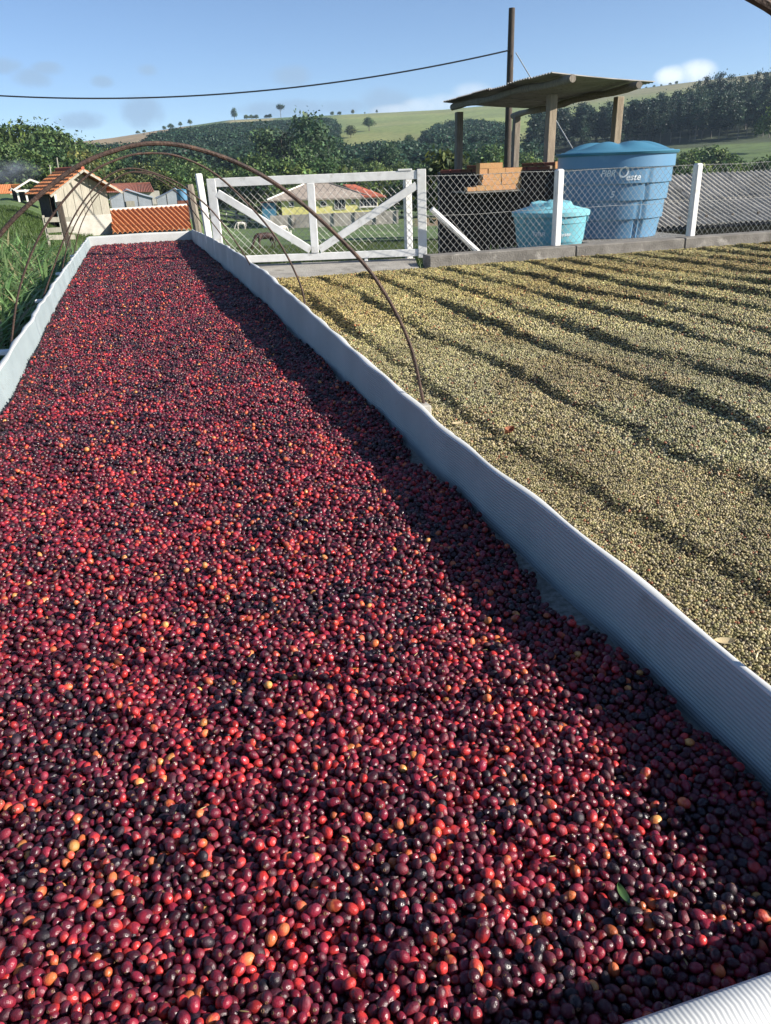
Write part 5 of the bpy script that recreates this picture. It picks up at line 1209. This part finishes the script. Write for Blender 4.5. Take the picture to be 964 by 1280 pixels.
# eucalyptus plantation
def top_line(u): return float(np.interp(u, [655, 690, 720, 760, 785, 830, 855, 870, 900, 930, 964, 1010], [160, 148, 143, 141, 130, 119, 111, 101, 91, 93, 87, 84]))
gr = random.Random(3); k = 0
for rank, (D, dv, step) in enumerate(((248, 26, 11), (275, 12, 10), (318, 0, 9))):
    u = 664 if rank < 2 else 690
    while u < 1004:
        v = top_line(u) + dv * (0.6 + 0.5 * gr.random()) + gr.uniform(-3, 5)
        if rank == 0: v = max(v, top_line(u) + 8)
        tree(gr.choice(('gum_a', 'gum_a', 'gum_b')), u, v, D + gr.uniform(-8, 8), gr.uniform(.75, 1.15), ['slim eucalyptus in the front rank of the plantation, its pale trunk showing', 'tall eucalyptus in the middle of the hillside plantation', 'tall eucalyptus at the back of the hillside plantation, against the sky'][rank], ['front rank of eucalyptus trees', 'middle eucalyptus trees', 'rear eucalyptus trees'][rank], 'eucalyptus_tree')
        u += step * gr.uniform(.7, 1.3); k += 1
tree('wide', 975, 128, 205, .8, 'big dark tree at the end of the bright field, cut by the picture edge')
for (u, v, D) in ((838, 199, 110), (858, 188, 150), (872, 184, 165), (886, 181, 160), (902, 184, 150), (880, 200, 105), (916, 192, 140), (934, 200, 115), (950, 196, 112), (968, 192, 118), (860, 204, 92), (905, 204, 92), (926, 207, 90), (985, 196, 112), (725, 196, 120), (748, 190, 135), (700, 192, 140), (818, 196, 130), (795, 190, 150)):
    tree('bushy', u, v, D, 1.15, 'rounded bush in the hedge between the low roof and the bright field', 'hedge bushes beyond the low roof', 'bush')
tree('bushy', 618, 196, 45, 1.2, 'dark leafy bush close behind the brick kiln, below the shelter roof')
tree('light', 556, 190, 50, .9, 'leafy tree beyond the far post of the open shelter')

tree('far', 404, 160, 400, 1.3, 'dark rounded tree at the edge of the hillside wood next to the green meadow')
# far woods: one mass each
def far_source(key):
    for o in bpy.data.objects:
        if o.name.split('.')[0] == 'crown' and o.data == TREES[key][0]: return o
def far_wood(name, label, polys, dlo, dhi, n, hlo, hhi, seed, mat='leaf_broad', keys=('far',)):
    g = np.random.default_rng(seed)
    az = np.radians(g.uniform(-12, 48, n * 60)); D = np.sqrt(g.uniform(dlo ** 2, dhi ** 2, n * 60)); x, y = np.sin(az) * D, np.cos(az) * D; z = zground(x, y)
    u, v, zc = project(np.stack([x, y, z], 1)); ok = np.zeros(len(u), bool)
    for p in polys: ok |= inpoly(u, v, p)
    idx = np.nonzero(ok)[0][:n]; q = len(idx); h = g.uniform(hlo, hhi, q); w = h * g.uniform(1.0, 1.6, q)
    src = far_source(keys[0])
    scatter(name, np.stack([x[idx], y[idx], z[idx] - .06 * h], 1), np.stack([np.zeros(q), np.zeros(q), g.uniform(0, 6.28, q)], 1), np.stack([w, w, h], 1), {}, mat, src, label=label, cat='wood')
far_wood('hillside_wood', 'dense dark wood covering the far hillside under the ridge', [WOODS[0]], 190, 690, 2600, 4, 7, 61)
far_wood('valley_wood', 'dark wood in the valley between pasture and green hill', [WOODS[1], WOODS[2]], 170, 480, 700, 4, 7, 62)
far_wood('slope_wood', 'green wood on the slope behind the sheds', [WOODS[3]], 135, 420, 500, 4, 7, 63)
far_wood('plantation_wood', 'dark interior of the eucalyptus plantation', [[(668, 185), (690, 178), (770, 172), (830, 160), (1010, 128), (1010, 164), (870, 182), (780, 196), (660, 206)]], 240, 400, 260, 9, 12, 64, 'leaf_gum', ('gum_b',))

# ------------------------------------------------------------------ tall grass beside the bed, pasture grass
def grass(name, label, pts, lmin, lmax, wid, seg, lean, pal, seed):
    g = np.random.default_rng(seed); n = len(pts); L_ = g.uniform(lmin, lmax, n); a = g.uniform(0, 6.283, n); wd = wid * g.uniform(.6, 1.3, n)
    ln = g.uniform(.3, 1.0, n) * lean; dx, dy = np.cos(a), np.sin(a); px, py = -dy, dx
    rows = []
    for k in range(seg + 1):
        t = k / seg; out = L_ * ln * t ** 1.8; up = L_ * (t - 0.42 * ln * t ** 2.6); w = wd * (1 - t ** 2) * (0.55 + 0.9 * min(t * 3, 1) * 0.5) + 0.0004
        c = np.stack([pts[:, 0] + dx * out, pts[:, 1] + dy * out, pts[:, 2] + up], 1); s = np.stack([px * w / 2, py * w / 2, np.zeros(n)], 1); rows += [c - s, c + s]
    V = np.stack(rows, 1).reshape(-1, 3); m = 2 * (seg + 1); b = (np.arange(n) * m)[:, None, None]; q = np.array([[2 * k, 2 * k + 1, 2 * k + 3, 2 * k + 2] for k in range(seg)])[None]
    F = (b + q).reshape(-1, 4); pc = np.array(pal)[g.choice(len(pal), n)] * np.exp(g.normal(0, .25, (n, 1))); tip = np.repeat(np.linspace(.8, 1.15, seg + 1), 2)
    T = (pc[:, None, :] * tip[None, :, None]).reshape(-1, 3)
    o = link(name, mesh_np(name, V, F, np.clip(T, 0, .6)), 'grass_blade'); tag(o, label, 'grass', kind='stuff'); return o
GP = [(0.16, 0.285, 0.10), (0.20, 0.32, 0.125), (0.12, 0.23, 0.08), (0.24, 0.34, 0.15), (0.15, 0.27, 0.095), (0.19, 0.30, 0.11), (0.36, 0.32, 0.18)]
def build_grass():
    g = np.random.default_rng(21); n = 8000
    y = g.uniform(2.6, 15, n) ; x = -0.98 - g.random(n) * (0.35 + 0.26 * y); k = (x < -1.0 - 0.10 * vnoise(x * 0, y, 1.5, 61) - 0.06 * np.clip((5.5 - y), 0, 3)); x, y = x[k], y[k]
    z = zground(x, y); P = np.stack([x, y, z], 1)
    grass('tall_grass', 'lush tall broad leaved grass beside the bed', P, .50, .90, .042, 6, 1.45, GP, 22)
    n = 2600; y = g.uniform(13.6, 22, n); x = -1.4 + g.random(n) * 2.4; z = zground(x, y)
    grass('weeds', 'loose weeds and stalks between the end of the bed and the board shed', np.stack([x, y, z], 1), .25, .7, .013, 4, .5, GP + [(0.3, 0.27, 0.15)], 23)
    n = 60000; D = np.sqrt(g.uniform(9.8 ** 2, 46 ** 2, n)); az = np.radians(g.uniform(5, 25, n)); x, y = np.sin(az) * D, np.cos(az) * D; k = (y > 9.6) & ~((x > 5.9) & (y > 15.8) & (y < 23)); x, y = x[k], y[k]
    grass('pasture_grass', 'short green pasture grass beyond the gate', np.stack([x, y, zground(x, y)], 1), .06, .19, .016, 2, .7, [(0.075, 0.125, 0.032), (0.09, 0.14, 0.04), (0.06, 0.10, 0.028), (0.15, 0.15, 0.06)], 24)
    n = 26000; D = np.sqrt(g.uniform(13 ** 2, 46 ** 2, n)); az = np.radians(g.uniform(-11, -2.6, n)); x, y = np.sin(az) * D, np.cos(az) * D
    grass('lawn_grass', 'short green meadow grass before the wood', np.stack([x, y, zground(x, y)], 1), .06, .2, .018, 2, .7, [(0.08, 0.13, 0.035), (0.10, 0.15, 0.04), (0.07, 0.11, 0.03)], 25)
    n = 5000; y = g.uniform(9.3, 30, n); x = y * np.tan(np.radians(g.uniform(24, 45, n))); k = ~((y > 15.6) & (x < 11.4)) & (np.hypot(x - 7.42, y - 11.75) > 1.2) & (np.hypot(x - 5.62, y - 10.45) > .75) & (y < 17.6); x, y = x[k], y[k]
    grass('rough_grass', 'rough grass behind the wire fence around the tanks', np.stack([x, y, zground(x, y)], 1), .1, .4, .014, 3, .6, GP, 26)
build_grass()
def build_tarps():
    # crumpled slate sheet and black plastic that paints the shade of the ditch on the grass side of the bed
    def fn(u, v):
        y = 1.6 + u * 3.6; x = -0.93 - v * 0.34 - 0.05 * math.sin(y * 3); return (x, y, -0.30 + 0.26 * v + 0.05 * math.sin(y * 7 + v * 5) + 0.03 * math.sin(y * 17 - v * 9))
    m = MB(); m.sheet(fn, 80, 14, (0, 0, -0.006)); tag(m.build('tarpaulin', 'slate_tarp', smooth=True), 'crumpled slate grey tarpaulin in the ditch between the bed and tall grass', 'tarpaulin')
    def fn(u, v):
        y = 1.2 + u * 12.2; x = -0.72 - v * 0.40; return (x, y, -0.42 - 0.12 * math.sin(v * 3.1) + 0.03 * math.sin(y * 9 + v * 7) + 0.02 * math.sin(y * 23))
    m = MB(); m.sheet(fn, 140, 8, (0, 0, -0.006)); tag(m.build('plastic_sheet', 'shade_black_plastic', smooth=True), 'black plastic sheet whose black paints the shade in the gap along the bed', 'plastic sheet')
build_tarps()

# ------------------------------------------------------------------ air
def build_haze():
    m = MB(); m.box((0, 0, 0), (1, 1, 1)); o = m.build('haze', None); z0, z1 = -22.0, 110.0
    o.location = (0, 0, (z0 + z1) / 2); o.scale = (2400, 2400, z1 - z0)
    mt = bpy.data.materials.new('haze'); mt.use_nodes = True; nt = mt.node_tree; nt.nodes.clear()
    out = nt.nodes.new('ShaderNodeOutputMaterial'); v = nt.nodes.new('ShaderNodeVolumePrincipled'); v.inputs['Color'].default_value = (0.58, 0.78, 1.0, 1); v.inputs['Density'].default_value = HAZE; v.inputs['Anisotropy'].default_value = 0.2
    nt.links.new(v.outputs[0], out.inputs['Volume']); o.data.materials.append(mt); tag(o, 'thin blue morning haze lying over the valley', 'haze', kind='stuff')
HAZE = 0.00024
build_haze()

# ------------------------------------------------------------------ thin smoke by the wood
def build_smoke():
    p = at(12, 214, D=92); m = MB()
    m.lathe([(0.05, -1), (.6, -.8), (.95, -.3), (1, .1), (.75, .7), (.3, .95), (0.02, 1)], 18)
    o = m.build('smoke', None); o.location = [float(k) for k in p]; o.scale = (3.6, 2.0, 1.5)
    mt = bpy.data.materials.new('smoke'); mt.use_nodes = True; nt = mt.node_tree; nt.nodes.clear(); N = nt.nodes.new
    out = N('ShaderNodeOutputMaterial'); v = N('ShaderNodeVolumePrincipled'); v.inputs['Color'].default_value = (0.72, 0.82, 0.95, 1)
    tc = N('ShaderNodeTexCoord'); no = N('ShaderNodeTexNoise'); no.inputs['Scale'].default_value = 1.7; no.inputs['Detail'].default_value = 4; nt.links.new(tc.outputs['Object'], no.inputs['Vector'])
    ln = N('ShaderNodeVectorMath'); ln.operation = 'LENGTH'; nt.links.new(tc.outputs['Object'], ln.inputs[0])
    mr = N('ShaderNodeMapRange'); mr.inputs[1].default_value = 0.25; mr.inputs[2].default_value = 0.95; mr.inputs[3].default_value = 1.0; mr.inputs[4].default_value = 0.0; nt.links.new(ln.outputs['Value'], mr.inputs[0])
    r2 = N('ShaderNodeMapRange'); r2.inputs[1].default_value = 0.42; r2.inputs[2].default_value = 0.72; r2.inputs[4].default_value = 0.35; nt.links.new(no.outputs['Fac'], r2.inputs[0])
    mu = N('ShaderNodeMath'); mu.operation = 'MULTIPLY'; nt.links.new(mr.outputs[0], mu.inputs[0]); nt.links.new(r2.outputs[0], mu.inputs[1]); nt.links.new(mu.outputs[0], v.inputs['Density'])
    nt.links.new(v.outputs[0], out.inputs['Volume']); o.data.materials.append(mt)
    tag(o, 'faint bluish smoke drifting before the dark wood', 'smoke', kind='stuff')
build_smoke()
